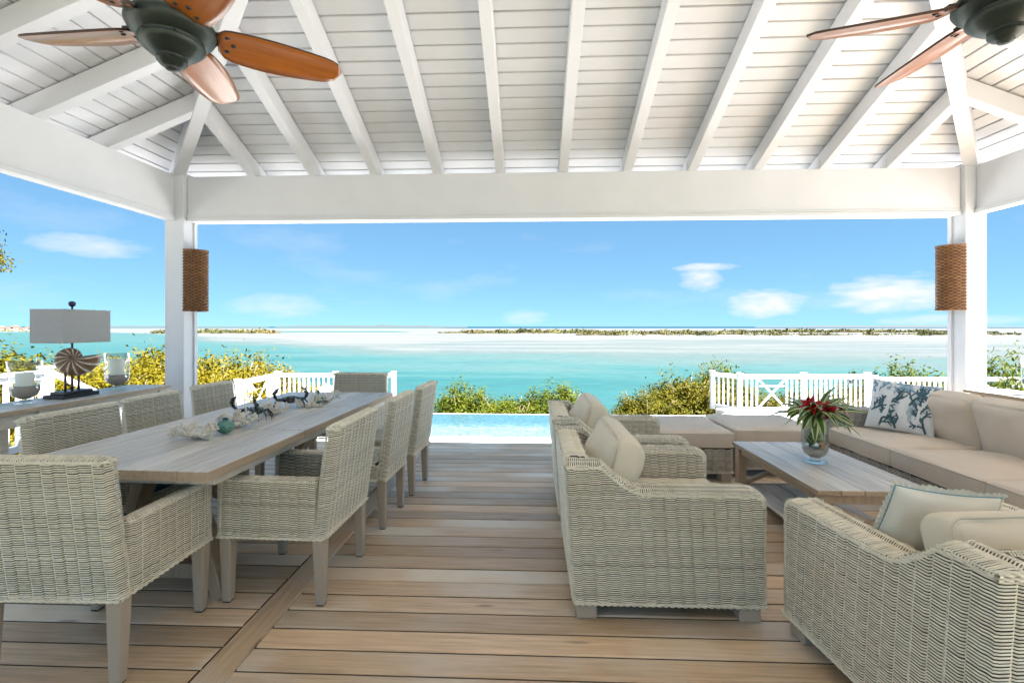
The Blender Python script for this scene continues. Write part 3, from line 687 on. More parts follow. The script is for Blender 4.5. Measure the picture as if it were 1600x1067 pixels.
# ceiling planks, each one a board cut along the hips
CP = .114; TH = .018; G = .0066
def plank_prism(P, nrm):
    up = Vector((0, 0, TH)); mb = MB(); P = [Vector(p) for p in P]
    return mb.hexa(P + [p + up for p in P])
zpl = lambda dist: ZP + PITCH * dist
n0 = int((HALF + OV) / CP)
for k in range(n0):
    d0 = -OV + k * CP + G; d1 = -OV + (k + 1) * CP - G
    jz = random.uniform(-.001, .001)
    P = [(XL + d0 + .004, YF - d0, zpl(d0) + jz), (XR_ - d0 - .004, YF - d0, zpl(d0) + jz), (XR_ - d1 - .004, YF - d1, zpl(d1) + jz), (XL + d1 + .004, YF - d1, zpl(d1) + jz)]
    plank_prism(P, None).build('ceiling_plank', 'ceil', pav, bevel=.0025)
    for sgn in (-1, 1):
        X = (lambda d: XL + d) if sgn < 0 else (lambda d: XR_ - d)
        P = [(X(d0), YB - .5, zpl(d0) + jz), (X(d0), YF - d0 - .004, zpl(d0) + jz), (X(d1), YF - d1 - .004, zpl(d1) + jz), (X(d1), YB - .5, zpl(d1) + jz)]
        plank_prism(P, None).build('ceiling_plank', 'ceil', pav, bevel=.0025)
# roof deck above the boards
def zt(d): return zpl(d) + TH + .006
e = -OV - .04
mb = MB(); mb.add([(XL + e, YF - e, zt(e)), (XR_ - e, YF - e, zt(e)), (XM, YR, zt(HALF)), (XL + e, YB - .6, zt(e)), (XM, YB - .6, zt(HALF)), (XR_ - e, YB - .6, zt(e))],
                  [(0, 1, 2), (0, 2, 4, 3), (1, 5, 4, 2)])
rf = mb.build('roof', 'gap', pav)
V = [Vector(v.co) + Vector((0, 0, .05)) for v in rf.data.vertices]
mb = MB(); mb.add(V, [(0, 1, 2), (0, 2, 4, 3), (1, 5, 4, 2)]); mb.build('shingle_cover', 'white', pav)
# fascia boards round the eaves
zf0 = zlow(-OV) - .005; zf1 = zt(-OV) + .04
for bx in ((XL - OV - .03, XR_ + OV + .03, YF + OV, YF + OV + .03), (XL - OV - .03, XL - OV, YB - .6, YF + OV - .001), (XR_ + OV, XR_ + OV + .03, YB - .6, YF + OV - .001)):
    mb = MB(); mb.box(bx[0], bx[1], bx[2], bx[3], zf0, zf1); mb.build('fascia', 'white', pav)
# the pavilion stays open behind the camera

# ================================================================== WICKER FURNITURE
def top_round(half, ztop, r):
    def f(z):
        if z <= ztop - r: return half
        q = min(1, (z - (ztop - r)) / r); return half - r * (1 - math.sqrt(max(0, 1 - q * q)))
    return f
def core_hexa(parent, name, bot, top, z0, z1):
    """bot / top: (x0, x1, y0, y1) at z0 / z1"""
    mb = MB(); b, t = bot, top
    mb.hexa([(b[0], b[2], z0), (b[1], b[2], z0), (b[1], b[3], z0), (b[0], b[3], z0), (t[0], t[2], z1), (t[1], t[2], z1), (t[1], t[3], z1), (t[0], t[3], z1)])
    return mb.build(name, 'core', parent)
IN = .0125
def taper_leg(parent, x, y, z1, wt, wb, mat, dx=0, dy=0, name='leg'):
    mb = MB(); a, b = wt / 2, wb / 2
    mb.hexa([(x + dx - b, y + dy - b, .006), (x + dx + b, y + dy - b, .006), (x + dx + b, y + dy + b, .006), (x + dx - b, y + dy + b, .006), (x - a, y - a, z1), (x + a, y - a, z1), (x + a, y + a, z1), (x - a, y + a, z1)])
    o = mb.build(name, mat, parent, bevel=.004)
    mb = MB(); mb.box(x + dx - b * .85, x + dx + b * .85, y + dy - b * .85, y + dy + b * .85, 0, .008); mb.build('glide', 'black', o)
    return o

def dining_chair(arms, wm='wicker', seed=3):
    Wd = .59 if arms else .48; h = Wd / 2; ZA, ZT = .34, .905; lean = .075
    t = empty('dining_chair')
    rear = lambda z: -.275 - lean * (z - ZA) / .565
    # backrest
    th = .068
    hw = top_round(h, ZT, .03)
    b = core_hexa(t, 'backrest', (-h + IN, h - IN, rear(ZA) + IN, rear(ZA) + th - IN), (-h + .02, h - .02, rear(ZT) + IN, rear(ZT) + th - IN), ZA + .01, ZT - .012)
    w = Weave(.0090, .049, .0125, seed)
    w.slab(lambda z: -hw(z), hw, rear, lambda z: rear(z) + th, ZA, ZT - .006, r=.022)
    w.cap([(-h + .012, ZT - .012), (-h + .035, ZT), (h - .035, ZT), (h - .012, ZT - .012)], rear(ZT) + .002, rear(ZT) + th - .002, ov=.02)
    w.rope([(-h + .02, rear(ZT), ZT - .012), (h - .02, rear(ZT), ZT - .012)], .006); w.rope([(-h + .02, rear(ZT) + th, ZT - .012), (h - .02, rear(ZT) + th, ZT - .012)], .006)
    for sx in (-1, 1): w.rope([(sx * (h - .010), rear(ZT), ZT - .018), (sx * (h - .010), rear(ZT) + th, ZT - .018)], .010)
    w.rope([(-h - .002, rear(ZA) - .002, ZA), (h + .002, rear(ZA) - .002, ZA)], .0075)
    w.build(b, wm)
    yf = .285
    if arms:
        for sg in (-1, 1):
            x0, x1 = (h - .062, h - .001) if sg > 0 else (-h + .001, -h + .062)
            y0 = -.23; zt = .635
            a = core_hexa(t, 'arm', (x0 + IN, x1 - IN, y0 + IN, yf - IN), (x0 + IN, x1 - IN, y0 + IN, yf - .03), ZA + .01, zt - .01)
            w = Weave(.0090, .049, .0125, seed + 4 + sg)
            fr = top_round(yf, zt, .035)
            w.slab(x0, x1, y0, fr, ZA, zt - .005, r=.02)
            w.cap([(y0, zt), (yf - .04, zt), (yf - .012, zt - .012), (yf, zt - .05)], x0 + .001, x1 - .001, axis='v', ov=.016)
            xo = x1 if sg > 0 else x0
            w.rope([(xo, -.275, ZA), (xo, yf, ZA), ((x0 if sg > 0 else x1), yf + .002, ZA)], .0075)
            w.build(a, wm)
        xs = h - .06; zs = .43
    else:
        xs = h - .002; zs = .455
    s_ = core_hexa(t, 'seat', (-xs + IN, xs - IN, -.225 + IN, yf - IN), (-xs + IN, xs - IN, -.225 + IN, yf - IN), ZA + .01, zs - .01)
    w = Weave(.0090, .049, .0125, seed + 9)
    w.slab(-xs, xs, -.225, yf, ZA, zs - .005, r=.02)
    w.cap([(-.2, zs), (yf - .03, zs), (yf, zs - .012)], -xs + .001, xs - .001, axis='v', ov=.012)
    w.rope([(-xs, -.22, ZA), (-xs, yf, ZA), (xs, yf, ZA), (xs, -.22, ZA)], .0075)
    w.build(s_, wm)
    if arms:
        link('seat_pad', rounded_box(2 * xs - .02, .46, .05, .02, seg=8, puff=.008), 'navy', t, loc=(0, .02, zs + .025))
    lx = h - .036
    for (x, y, dy) in ((-lx, .245, 0), (lx, .245, 0), (-lx, -.238, -.006), (lx, -.238, -.006)):
        taper_leg(t, x, y, ZA + .02, .062, .043, 'leg', dy=dy, dx=(.006 if x < 0 else -.006) * 0)
    return t

def arm_profile(z, rear, front, zflat, ztop, ya, yb):
    """front limit of an arm slab at height z: flat arm at zflat, sweeping up to ztop between ya (front) and yb (rear)"""
    if z <= zflat:
        q = max(0, (z - (zflat - .05)) / .05); return front - .05 * (1 - math.sqrt(max(0, 1 - min(1, q) ** 2)))
    q = (z - zflat) / (ztop - zflat); return ya + (yb - ya) * (q ** .62)

def lounge_body(t, Wd, wm, pitch=.0100, col=.058, seed=5, back_z=.745, D=.90, arm_t=.145, arm_z=.62):
    h = Wd / 2; r0 = -D / 2; f0 = D / 2; ZA = .085
    rear = lambda z: r0 - .045 * (z - ZA) / .66
    for sg in (-1, 1):
        x0, x1 = (h - arm_t, h) if sg > 0 else (-h, -h + arm_t)
        fr = lambda z: arm_profile(z, r0, f0, arm_z, back_z, r0 + .33, r0 + .13)
        mb = MB(); P = [(rear(ZA) + IN, ZA + .01), (f0 - IN, ZA + .01), (f0 - IN, arm_z - .05), (f0 - .04, arm_z - IN), (r0 + .33, arm_z - IN), (r0 + .26, arm_z + .015), (r0 + .15, back_z - .03), (r0 + .12, back_z - .012), (rear(back_z) + IN, back_z - .012)]
        n = len(P); V = [(x0 + IN, a, b) for a, b in P] + [(x1 - IN, a, b) for a, b in P]
        mb.add(V, [tuple(range(n)), tuple(range(2 * n - 1, n - 1, -1))] + [(k, k + n, (k + 1) % n + n, (k + 1) % n) for k in range(n)])
        a = mb.build('arm', 'core', t)
        w = Weave(pitch, col, .015, seed + sg)
        w.slab(x0, x1, rear, fr, ZA, back_z - .004, r=.024)
        pr = [(rear(back_z) + .004, back_z)] + [(arm_profile(z, r0, f0, arm_z, back_z, r0 + .33, r0 + .13), z) for z in np.linspace(back_z, arm_z + .001, 9)] + [(f0 - .07, arm_z), (f0 - .03, arm_z - .008), (f0 - .006, arm_z - .03), (f0, arm_z - .07)]
        w.cap(pr, x0 + .002, x1 - .002, axis='v', ov=.022, r=.025)
        for xx in (x0, x1):
            w.rope([(xx, a_, b_ - .02) for a_, b_ in pr[:-2]], .006)
        w.rope([(x0, rear(back_z) + .002, back_z - .010), (x1, rear(back_z) + .002, back_z - .010)], .010); w.rope([(x0, rear(back_z) + .002, back_z - .024), (x1, rear(back_z) + .002, back_z - .024)], .008)
        w.rope([(x1 if sg > 0 else x0, rear(ZA), ZA), (x1 if sg > 0 else x0, f0, ZA), (x0 if sg > 0 else x1, f0, ZA)], .009)
        w.build(a, wm)
    xi = h - arm_t + .004
    bt = .125
    b = core_hexa(t, 'backrest', (-xi, xi, rear(ZA) + IN, rear(ZA) + bt), (-xi, xi, rear(back_z) + IN, rear(back_z) + bt - IN), ZA + .01, back_z - .012)
    w = Weave(pitch, col, .015, seed + 7)
    w.slab(-xi, xi, rear, lambda z: rear(z) + bt, ZA, back_z - .004, r=.012)
    w.cap([(-xi, back_z), (xi, back_z)], rear(back_z) + .002, rear(back_z) + bt, ov=.022, r=.025)
    w.rope([(-h, rear(ZA), ZA), (h, rear(ZA), ZA)], .009); w.rope([(-xi, rear(back_z), back_z - .02), (xi, rear(back_z), back_z - .02)], .006)
    w.build(b, wm)
    s_ = core_hexa(t, 'seat_base', (-xi, xi, r0 + .1, f0 - .012), (-xi, xi, r0 + .1, f0 - .012), ZA + .01, .292)
    w = Weave(pitch, col, .015, seed + 11)
    w.slab(-xi, xi, r0 + .1, f0 - .005, ZA, .30, r=.012); w.rope([(-xi, f0 - .004, ZA), (xi, f0 - .004, ZA)], .009)
    w.build(s_, wm)
    for (x, y) in ((-h + .07, r0 + .06), (h - .07, r0 + .06), (-h + .07, f0 - .07), (h - .07, f0 - .07)):
        mb = MB(); mb.box(x - .05, x + .05, y - .05, y + .05, 0, ZA + .02); mb.build('foot', 'foot', t, bevel=.006)
def piping(parent, lx, ly, z, r, rad=.0045, mat='pipe'):
    pts = []
    for (sx, sy, a0) in ((1, 1, 0), (-1, 1, 90), (-1, -1, 180), (1, -1, 270)):
        for q in range(5):
            a = R(a0 + 22.5 * q); pts.append((sx * (lx / 2 - r) + r * math.cos(a), sy * (ly / 2 - r) + r * math.sin(a), z))
    pts.append(pts[0]); mb = MB(); mb.tube(pts, rad, 6, cap=False); return mb.build('piping', mat, parent, smooth=True)
def cushion(parent, name, lx, ly, lz, loc, rot=(0, 0, 0), mat='cush', puff=.022, wr=.0045, seed=0, r=.03):
    o = link(name, rounded_box(lx, ly, lz, r, puff=puff, wr=wr, seed=seed), mat, parent, loc=loc, rot=rot)
    piping(o, lx + .004, ly + .004, lz / 2 - r * .55, r); piping(o, lx + .004, ly + .004, -lz / 2 + r * .55, r)
    return o
def throw_cushion(lx, ly, lz, seed=0, n=26, pinch=.07):
    """knife-edge pillow"""
    e = np.sin(np.linspace(-1, 1, n) * math.pi / 2); A, B = np.meshgrid(e, e, indexing='ij'); g = np.random.default_rng(seed)
    prof = (np.clip(1 - np.abs(A) ** 2.6, 0, 1) * np.clip(1 - np.abs(B) ** 2.6, 0, 1)) ** .5
    k = 1 - pinch * (1 - np.abs(A) ** 2) * np.abs(B) ** 3; k2 = 1 - pinch * (1 - np.abs(B) ** 2) * np.abs(A) ** 3
    X = A * lx / 2 * k2; Y = B * ly / 2 * k
    wv = sum(g.normal(0, .0028) * np.sin(A * g.normal(0, 5) + B * g.normal(0, 5) + g.uniform(0, 6)) for _ in range(8)) * prof
    V = np.concatenate([np.stack([X, Y, lz / 2 * prof + wv], -1).reshape(-1, 3), np.stack([X, Y, -lz / 2 * prof + wv], -1).reshape(-1, 3)])
    i, j = np.meshgrid(np.arange(n - 1), np.arange(n - 1), indexing='ij'); b = (i * n + j).ravel()
    q = np.stack([b, b + n, b + n + 1, b + 1], 1); Q = np.concatenate([q, q[:, ::-1] + n * n])
    me = np_mesh('pillow', V, Q); bm = bmesh.new(); bm.from_mesh(me); bmesh.ops.remove_doubles(bm, verts=bm.verts, dist=1e-5); bm.to_mesh(me); bm.free()
    def surf(a, b_):  # a, b in -1..1 -> front surface
        pf = (max(0, 1 - abs(a) ** 2.6) * max(0, 1 - abs(b_) ** 2.6)) ** .5
        return Vector((a * lx / 2 * (1 - pinch * (1 - b_ * b_) * abs(a) ** 3), b_ * ly / 2 * (1 - pinch * (1 - a * a) * abs(b_) ** 3), lz / 2 * pf))
    return me, surf

def lounge_chair(mat='cush2', seed=5, wm='wicker'):
    t = empty('lounge_chair'); lounge_body(t, .93, wm, seed=seed)
    cushion(t, 'seat_cushion', .645, .74, .155, (0, .08, .375), mat=mat, puff=.02, seed=seed)
    cushion(t, 'back_cushion', .64, .50, .17, (0, -.235, .575), rot=(R(72), 0, 0), mat=mat, puff=.05, wr=.007, seed=seed + 3, r=.05)
    return t

# ---- dining set, turned two degrees like the table in the photograph
DROT = R(-2.0); DP = Vector((-1.88, 3.35))
def dset(dx, dy):
    return (DP.x + dx * math.cos(DROT) - dy * math.sin(DROT), DP.y + dx * math.sin(DROT) + dy * math.cos(DROT), 0)
def place(o, x, y, rz, label, cat=None, group=None, z=0):
    o.location = (x, y, z); o.rotation_euler = (0, 0, rz); tag(o, label, cat, group); return o
armc = dining_chair(True); sidec = dining_chair(False, seed=23)
armc_b = copy_tree(armc); armc_c = copy_tree(armc); armc_d = copy_tree(armc)
side_b = copy_tree(sidec); side_c = copy_tree(sidec); side_d = copy_tree(sidec)
G_D = 'woven dining chairs round the long table'
place(armc, -1.885, 2.075, R(1.0), 'woven dining armchair seen from behind at the near end of the long table', 'chair', G_D)
place(armc_b, -1.295, 2.665, R(90 - 1.5), 'woven dining armchair nearest the camera on the lounge side of the table', 'chair', G_D)
place(sidec, -1.265, 3.53, R(90 - 2), 'armless woven chair in the middle of the row facing the sideboard', 'chair', G_D)
place(side_b, -1.225, 4.20, R(90 - 3), 'armless woven chair closest to the pool on the aisle side of the table', 'chair', G_D)
place(armc_c, -2.43, 2.78, R(-90 - 3), 'woven armchair on the sideboard side nearest the camera, behind the table', 'chair', G_D)
place(side_c, -2.45, 3.42, R(-90 - 2), 'woven chair in the middle of the sideboard side of the table', 'chair', G_D)
place(side_d, -2.46, 4.10, R(-90 - 3), 'woven chair on the sideboard side of the table beside the corner post', 'chair', G_D)
place(armc_d, -1.83, 4.80, R(180 - 1), 'woven dining chair at the far end of the table, facing the camera', 'chair', G_D)

# ---- dining table
TB = empty('dining_table', (DP.x, DP.y, 0), DROT, 'long weathered plank dining table on slanted trestle legs', 'table')
TL, TW, TT, TH_ = 2.55, 1.02, .048, .765
bw = (TW) / 7
def tplank(x0, x1, y0, y1, z0=TH_ - TT, z1=TH_, mat='greywood', name='plank', par=None):
    mb = MB(); mb.box(x0 - (x0 + x1) / 2, x1 - (x0 + x1) / 2, y0 - (y0 + y1) / 2, y1 - (y0 + y1) / 2, 0, z1 - z0)
    o = mb.build(name, mat, par or TB, bevel=.003, loc=((x0 + x1) / 2, (y0 + y1) / 2, z0))
    if name == 'plank':
        o.data.materials.append(MT['oakx'])
        for p in o.data.polygons:
            if abs(p.normal.z) < .6: p.material_index = 1
    return o
for k in range(7):
    cuts = [-TL / 2 + .003, -.42, .42, TL / 2 - .003]
    for a, b in zip(cuts[:-1], cuts[1:]):
        tplank(-TW / 2 + k * bw + .0012, -TW / 2 + (k + 1) * bw - .0012, a + .0012, b - .0012, z1=TH_ + random.uniform(-.0012, .0012))
tplank(-TW / 2 + .05, TW / 2 - .05, -TL / 2 + .12, TL / 2 - .12, TH_ - TT - .05, TH_ - TT - .002, 'greywood', 'apron')
def tbar(a, b, w, h, name, mat='oak', par=None, up=(0, 0, 1)):
    mb = MB(); mb.bar(a, b, w, h, up); return mb.build(name, mat, par or TB, bevel=.004)
for ys in (-.88, .88):
    for sg in (-1, 1):
        tbar((sg * .10, ys, TH_ - TT - .05), (sg * .31, ys, 0), .065, .10, 'leg', up=(0, 1, 0))
    tbar((-.36, ys, TH_ - TT - .075), (.36, ys, TH_ - TT - .075), .08, .05, 'top_bar')
    tbar((-.30, ys + .001, .13), (.30, ys + .001, .13), .055, .075, 'cross_bar')
    tbar((0, ys * .93, TH_ - TT - .09), (0, ys * .18, .18), .06, .075, 'brace')
tbar((0, -.85, .15), (0, .85, .15), .07, .08, 'stretcher')

# ---- lounge group
lc = lounge_chair('cush2', 5); lc2 = copy_tree(lc); lc3 = copy_tree(lc)
G_L = 'woven lounge armchairs'
place(lc, .655, 2.775, R(-90), 'cream woven lounge armchair with beige cushions, side-on at the deck aisle', 'armchair', G_L)
place(lc2, .65, 3.865, R(-90), 'woven lounge armchair partly hidden behind another, nearer the pool', 'armchair', G_L)
place(lc3, 1.665, 1.88, R(5), 'woven lounge armchair with its back to the camera, holding a ruffled white pillow', 'armchair', G_L)

for ch in lc3.children:
    if ch.name.startswith('back_cushion'): ch.location.z -= .06

sofa = empty('sofa', (3.255, 3.50, 0), R(90), 'long woven sofa with three taupe seat cushions along the open side', 'sofa')
lounge_body(sofa, 2.70, 'wicker_dim', seed=40, arm_t=.17)
for k in range(3):
    cw = (2.70 - .34) / 3; x = -1.18 + cw * (k + .5)
    cushion(sofa, 'seat_cushion', cw - .006, .80, .155, (x, .055, .378), mat='cush', puff=.018, seed=60 + k)
    cushion(sofa, 'back_cushion', cw - .012, .50, .17, (x, -.270, .60), rot=(R(74), 0, 0), mat='cush', puff=.045, wr=.007, seed=70 + k, r=.05)

def ottoman(x0, x1, y0, y1, label, seed):
    cx, cy = (x0 + x1) / 2, (y0 + y1) / 2; t = empty('ottoman', (cx, cy, 0), 0, label, 'ottoman', 'woven ottomans with taupe cushions')
    h, g = (x1 - x0) / 2, (y1 - y0) / 2
    b = core_hexa(t, 'base', (-h + IN, h - IN, -g + IN, g - IN), (-h + IN, h - IN, -g + IN, g - IN), .095, .292)
    w = Weave(.0100, .058, .0145, seed); w.slab(-h, h, -g, g, .085, .298, r=.03); w.rope([(-h, -g, .085), (h, -g, .085), (h, g, .085)], .009); w.build(b, 'wicker_dim')
    for sx in (-1, 1):
        for sy in (-1, 1):
            mb = MB(); mb.box(sx * (h - .06) - .045, sx * (h - .06) + .045, sy * (g - .06) - .045, sy * (g - .06) + .045, 0, .095); mb.build('foot', 'foot', t, bevel=.006)
    cushion(t, 'cushion', x1 - x0 + .01, y1 - y0 + .01, .155, (0, 0, .377), mat='cush', puff=.018, seed=seed, r=.035)
ottoman(1.08, 1.815, 4.42, 5.22, 'woven ottoman with taupe cushion beside the farther lounge armchair', 81)
ottoman(1.885, 2.68, 4.56, 5.32, 'woven ottoman with taupe cushion behind the coffee table', 82)

# ---- coffee table
CT = empty('coffee_table', (1.995, 3.475, 0), 0, 'low whitewashed coffee table with crossed end braces and a slatted shelf', 'table')
cx, cy, ch = .335, .60, .45
for k in range(5):
    a = -cx + k * 2 * cx / 5
    tplank(a + .001, a + 2 * cx / 5 - .001, -cy, cy, ch - .03, ch + random.uniform(-.0006, .0006), 'greywood', 'plank', CT)
for sx in (-1, 1):
    for sy in (-1, 1):
        mb = MB(); mb.box(-.032, .032, -.032, .032, 0, ch - .032); mb.build('leg', 'oak', CT, bevel=.003, loc=(sx * (cx - .05), sy * (cy - .05), 0))
    tbar((sx * (cx - .05), -cy + .083, ch - .062), (sx * (cx - .05), cy - .083, ch - .062), .022, .058, 'apron', 'oakx', CT)
for sy in (-1, 1):
    y = sy * (cy - .05)
    tbar((-cx + .083, y, ch - .062), (cx - .083, y, ch - .062), .022, .058, 'apron', 'oak', CT)
    tbar((-cx + .085, y - .012, .135), (cx - .085, y - .012, ch - .10), .03, .035, 'cross_brace', 'oak', CT, up=(0, 1, 0))
    tbar((-cx + .085, y + .012, ch - .10), (cx - .085, y + .012, .135), .03, .035, 'cross_brace', 'oak', CT, up=(0, 1, 0))
    tbar((-cx + .083, y, .10), (cx - .083, y, .10), .03, .045, 'rail', 'oak', CT)
for k in range(4):
    w_ = (2 * cx - .07) / 4; a = -cx + .035 + k * w_
    tplank(a + .007, a + w_ - .007, -cy + .085, cy - .085, .10, .122, 'greywood', 'shelf_slat', CT)

# ---- console tables along both open sides
def console(x0, x1, y0, y1, zt, label, top, wood, brace_side):
    t = empty('console_table', ((x0 + x1) / 2, (y0 + y1) / 2, 0), 0, label, 'console table'); hx, hy = (x1 - x0) / 2, (y1 - y0) / 2
    for k in range(3):
        a = -hx + k * 2 * hx / 3; tplank(a + .001, a + 2 * hx / 3 - .001, -hy, hy, zt - .03, zt, top, 'plank', t)
    ys = [-hy + .07, 0, hy - .07] if hy > .9 else [-hy + .07, hy - .07]
    for sx in (-1, 1):
        for yy in ys:
            mb = MB(); mb.box(-.032, .032, -.032, .032, 0, zt - .032); mb.build('leg', wood, t, bevel=.003, loc=(sx * (hx - .06), yy, 0))
        for a, b in zip(ys[:-1], ys[1:]):
            tbar((sx * (hx - .06), a + .034, zt - .08), (sx * (hx - .06), b - .034, zt - .08), .024, .09, 'apron', wood, t)
            tbar((sx * (hx - .06), a + .034, .14), (sx * (hx - .06), b - .034, .14), .03, .05, 'rail', wood, t)
            if brace_side:
                c = sx * (hx - .06); m = (a + b) / 2
                for (p, q) in ((a, b), (b, a)):
                    tbar((c + (.012 if p < q else -.012), p + (.036 if p < q else -.036), .17), (c + (.012 if p < q else -.012), q - (.036 if p < q else -.036), zt - .13), .022, .05, 'cross_brace', wood, t, up=(1, 0, 0))
    for yy in (ys[0], ys[-1]): tbar((-hx + .094, yy, zt - .08), (hx - .094, yy, zt - .08), .024, .09, 'apron', wood, t)
    return t
console(-3.80, -3.385, 2.1, 4.42, .85, 'long whitewashed console table under the shell lamp', 'greywood', 'greywood', False)
console(3.80, 4.18, 3.2, 4.42, .85, 'sunlit wooden console table with crossed braces behind the sofa', 'greywood', 'oak', True)

# ================================================================== CEILING FANS AND SCONCES
def blade_mesh():
    n = 22; V = []; L = .43; x0 = .135
    top = []; 
    for i in range(n):
        q = i / (n - 1); x = x0 + L * q
        w = .062 + .018 * math.sin(math.pi * min(1, q * 1.15) ** .8)
        if q > .82: w *= math.sqrt(max(0, 1 - ((q - .82) / .18) ** 2)) * .98 + .02
        if q < .10: w *= .62 + .38 * math.sqrt(1 - ((.10 - q) / .10) ** 2)
        top.append((x, w))
    rows = 7
    for zo in (-.004, .004):
        for (x, w) in top:
            for k in range(rows):
                y = -w + 2 * w * k / (rows - 1); V.append((x, y, zo - .012 * (y / .08) ** 2))
    m = n * rows; Fs = []
    for i in range(n - 1):
        for k in range(rows - 1):
            a = i * rows + k; Fs += [(a, a + 1, a + rows + 1, a + rows), (m + a, m + a + rows, m + a + rows + 1, m + a + 1)]
    me = bpy.data.meshes.new('blade'); 
    bd = [i * rows for i in range(n)] + [(n - 1) * rows + k for k in range(1, rows)] + [i * rows + rows - 1 for i in range(n - 2, -1, -1)] + [k for k in range(rows - 2, 0, -1)]
    nf = len(Fs)
    for a, b in zip(bd, bd[1:] + bd[:1]): Fs.append((a, b, b + m, a + m))
    me.from_pydata(V, [], Fs); bm = bmesh.new(); bm.from_mesh(me); bmesh.ops.recalc_face_normals(bm, faces=bm.faces); bm.to_mesh(me); bm.free()
    me.materials.append(MT['blade']); me.materials.append(MT['edge'])
    for i, p in enumerate(me.polygons): p.use_smooth = i < nf; p.material_index = 0 if i < nf else 1
    return me
def ceiling_fan(x, y, z, az0, ceil_z, label):
    t = empty('ceiling_fan', (x, y, z), 0, label, 'ceiling fan', 'bronze ceiling fans with wooden blades')
    hs = MB(); hs.lathe([(r_ * .90, z_ * .92) for r_, z_ in [(0, .092), (.05, .09), (.085, .080), (.135, .062), (.150, .045), (.152, .030), (.142, .012), (.125, -.004), (.108, -.012), (.106, -.020), (.112, -.024), (.112, -.032), (.100, -.046), (.075, -.066), (.052, -.076), (.050, -.084),
                          (.052, -.092), (.040, -.106), (.026, -.112), (.022, -.120), (.012, -.124), (.0, -.124)]], 40)
    h = hs.build('motor_housing', 'bronze', t, smooth=True); smooth_angle(h, 40)
    for k in range(6):
        a = k * math.pi / 3 + .2; m = MB(); m.ell(((.098 * math.cos(a)), .098 * math.sin(a), -.017), (.004, .004, .003), 8, 4); m.build('screw', 'black', h, smooth=True)
    m = MB(); m.lathe([(.013, .08), (.013, ceil_z - z - .05)], 14); m.build('downrod', 'ironred', t, smooth=True)
    m = MB(); m.lathe([(.024, .085), (.03, .10), (.026, .13), (.014, .14)], 18); m.build('collar', 'bronze', t, smooth=True)
    m = MB(); m.lathe([(.014, ceil_z - z - .14), (.05, ceil_z - z - .11), (.075, ceil_z - z - .05), (.078, ceil_z - z + .03)], 24); m.build('ceiling_canopy', 'bronze', t, smooth=True)
    bm_ = BLADE; p = R(16)
    for k in range(5):
        a = R(az0 + 72 * k)
        o = link('blade', bm_, None, t, loc=(0, 0, .028), rot=None)
        o.rotation_mode = 'QUATERNION'; o.rotation_quaternion = (Matrix.Rotation(a, 4, 'Z') @ Matrix.Rotation(-p, 4, 'X')).to_quaternion()
        m = MB(); pts = [(.118, -.028), (.118, .028), (.165, .052), (.195, .050), (.215, .018), (.225, 0), (.215, -.018), (.195, -.050), (.165, -.052)]
        n = len(pts); V = [(a_, b_, -.011 - .012 * (b_ / .08) ** 2) for a_, b_ in pts] + [(a_, b_, -.005 - .012 * (b_ / .08) ** 2) for a_, b_ in pts]
        m.add(V, [tuple(range(n)), tuple(range(2 * n - 1, n - 1, -1))] + [(q, q + n, (q + 1) % n + n, (q + 1) % n) for q in range(n)]) if False else m.box(.11, .16, -.03, .03, .004, .012)
        m.build('bracket', 'bronze', o)
        for (sx, sy) in ((.165, -.032), (.185, 0.0), (.165, .032)):
            m = MB(); m.lathe([(0, -.0095), (.0055, -.009), (.0085, -.0065), (.0085, -.002)], 12, (sx, sy, -.0005)); m.build('screw', 'black', o, smooth=True)
    return t
BLADE = blade_mesh()
ceiling_fan(-1.245, 1.63, 2.40, 33, 3.93, 'bronze ceiling fan with five glossy wooden blades above the dining table')
ceiling_fan(1.545, 1.64, 2.435, 18, 3.97, 'bronze ceiling fan above the lounge seating, half out of the picture')

def sconce(xface, sg, label):
    t = empty('wall_sconce', (xface, 4.695, 1.55), 0, label, 'wall lamp', 'woven rattan half-round wall lamps')
    rx, ry, H = .165, .105, .605
    def arcp(a): return (sg * rx * math.sin(a), -ry * math.cos(a))
    # dark inner shade
    V = []; n = 24
    for z in (.01, H - .01):
        for k in range(n + 1):
            x, y = arcp(math.pi * k / n); V.append((x * .94, y * .94, z))
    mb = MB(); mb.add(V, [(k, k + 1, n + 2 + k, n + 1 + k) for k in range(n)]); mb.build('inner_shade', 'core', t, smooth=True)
    w = Weave(.0145, .022, .004, 91 + sg); th = np.linspace(0, math.pi, 60)
    K = int(H / w.pitch)
    for k in range(K):
        z = (k + .5) * H / K
        P = np.array([(*arcp(a), z) for a in th]); Nn = np.array([(sg * math.sin(a) * ry, -math.cos(a) * rx, 0) for a in th]); Nn /= np.linalg.norm(Nn, axis=1, keepdims=True)
        s_ = np.concatenate([[0], np.cumsum(np.linalg.norm(np.diff(P, axis=0), axis=1))])
        w.strand(P, Nn, np.tile([0, 0, 1.0], (60, 1)), np.pi * s_ / .03 + np.pi * (k % 2), h=.0125)
    for z in (.004, H - .004):
        w.rope([(*(np.array(arcp(a)) * 1.02), z) for a in th], .007)
    w.build(t, 'rattan', 'rattan_weave')
    mb = MB(); mb.box(min(0, sg * .012), max(0, sg * .012), -.05, .05, .1, H - .1); mb.build('back_plate', 'black', t)
sconce(-3.398, 1, 'rattan half-round wall lamp on the post beside the dining table')
sconce(3.978, -1, 'rattan half-round wall lamp on the post behind the sofa')

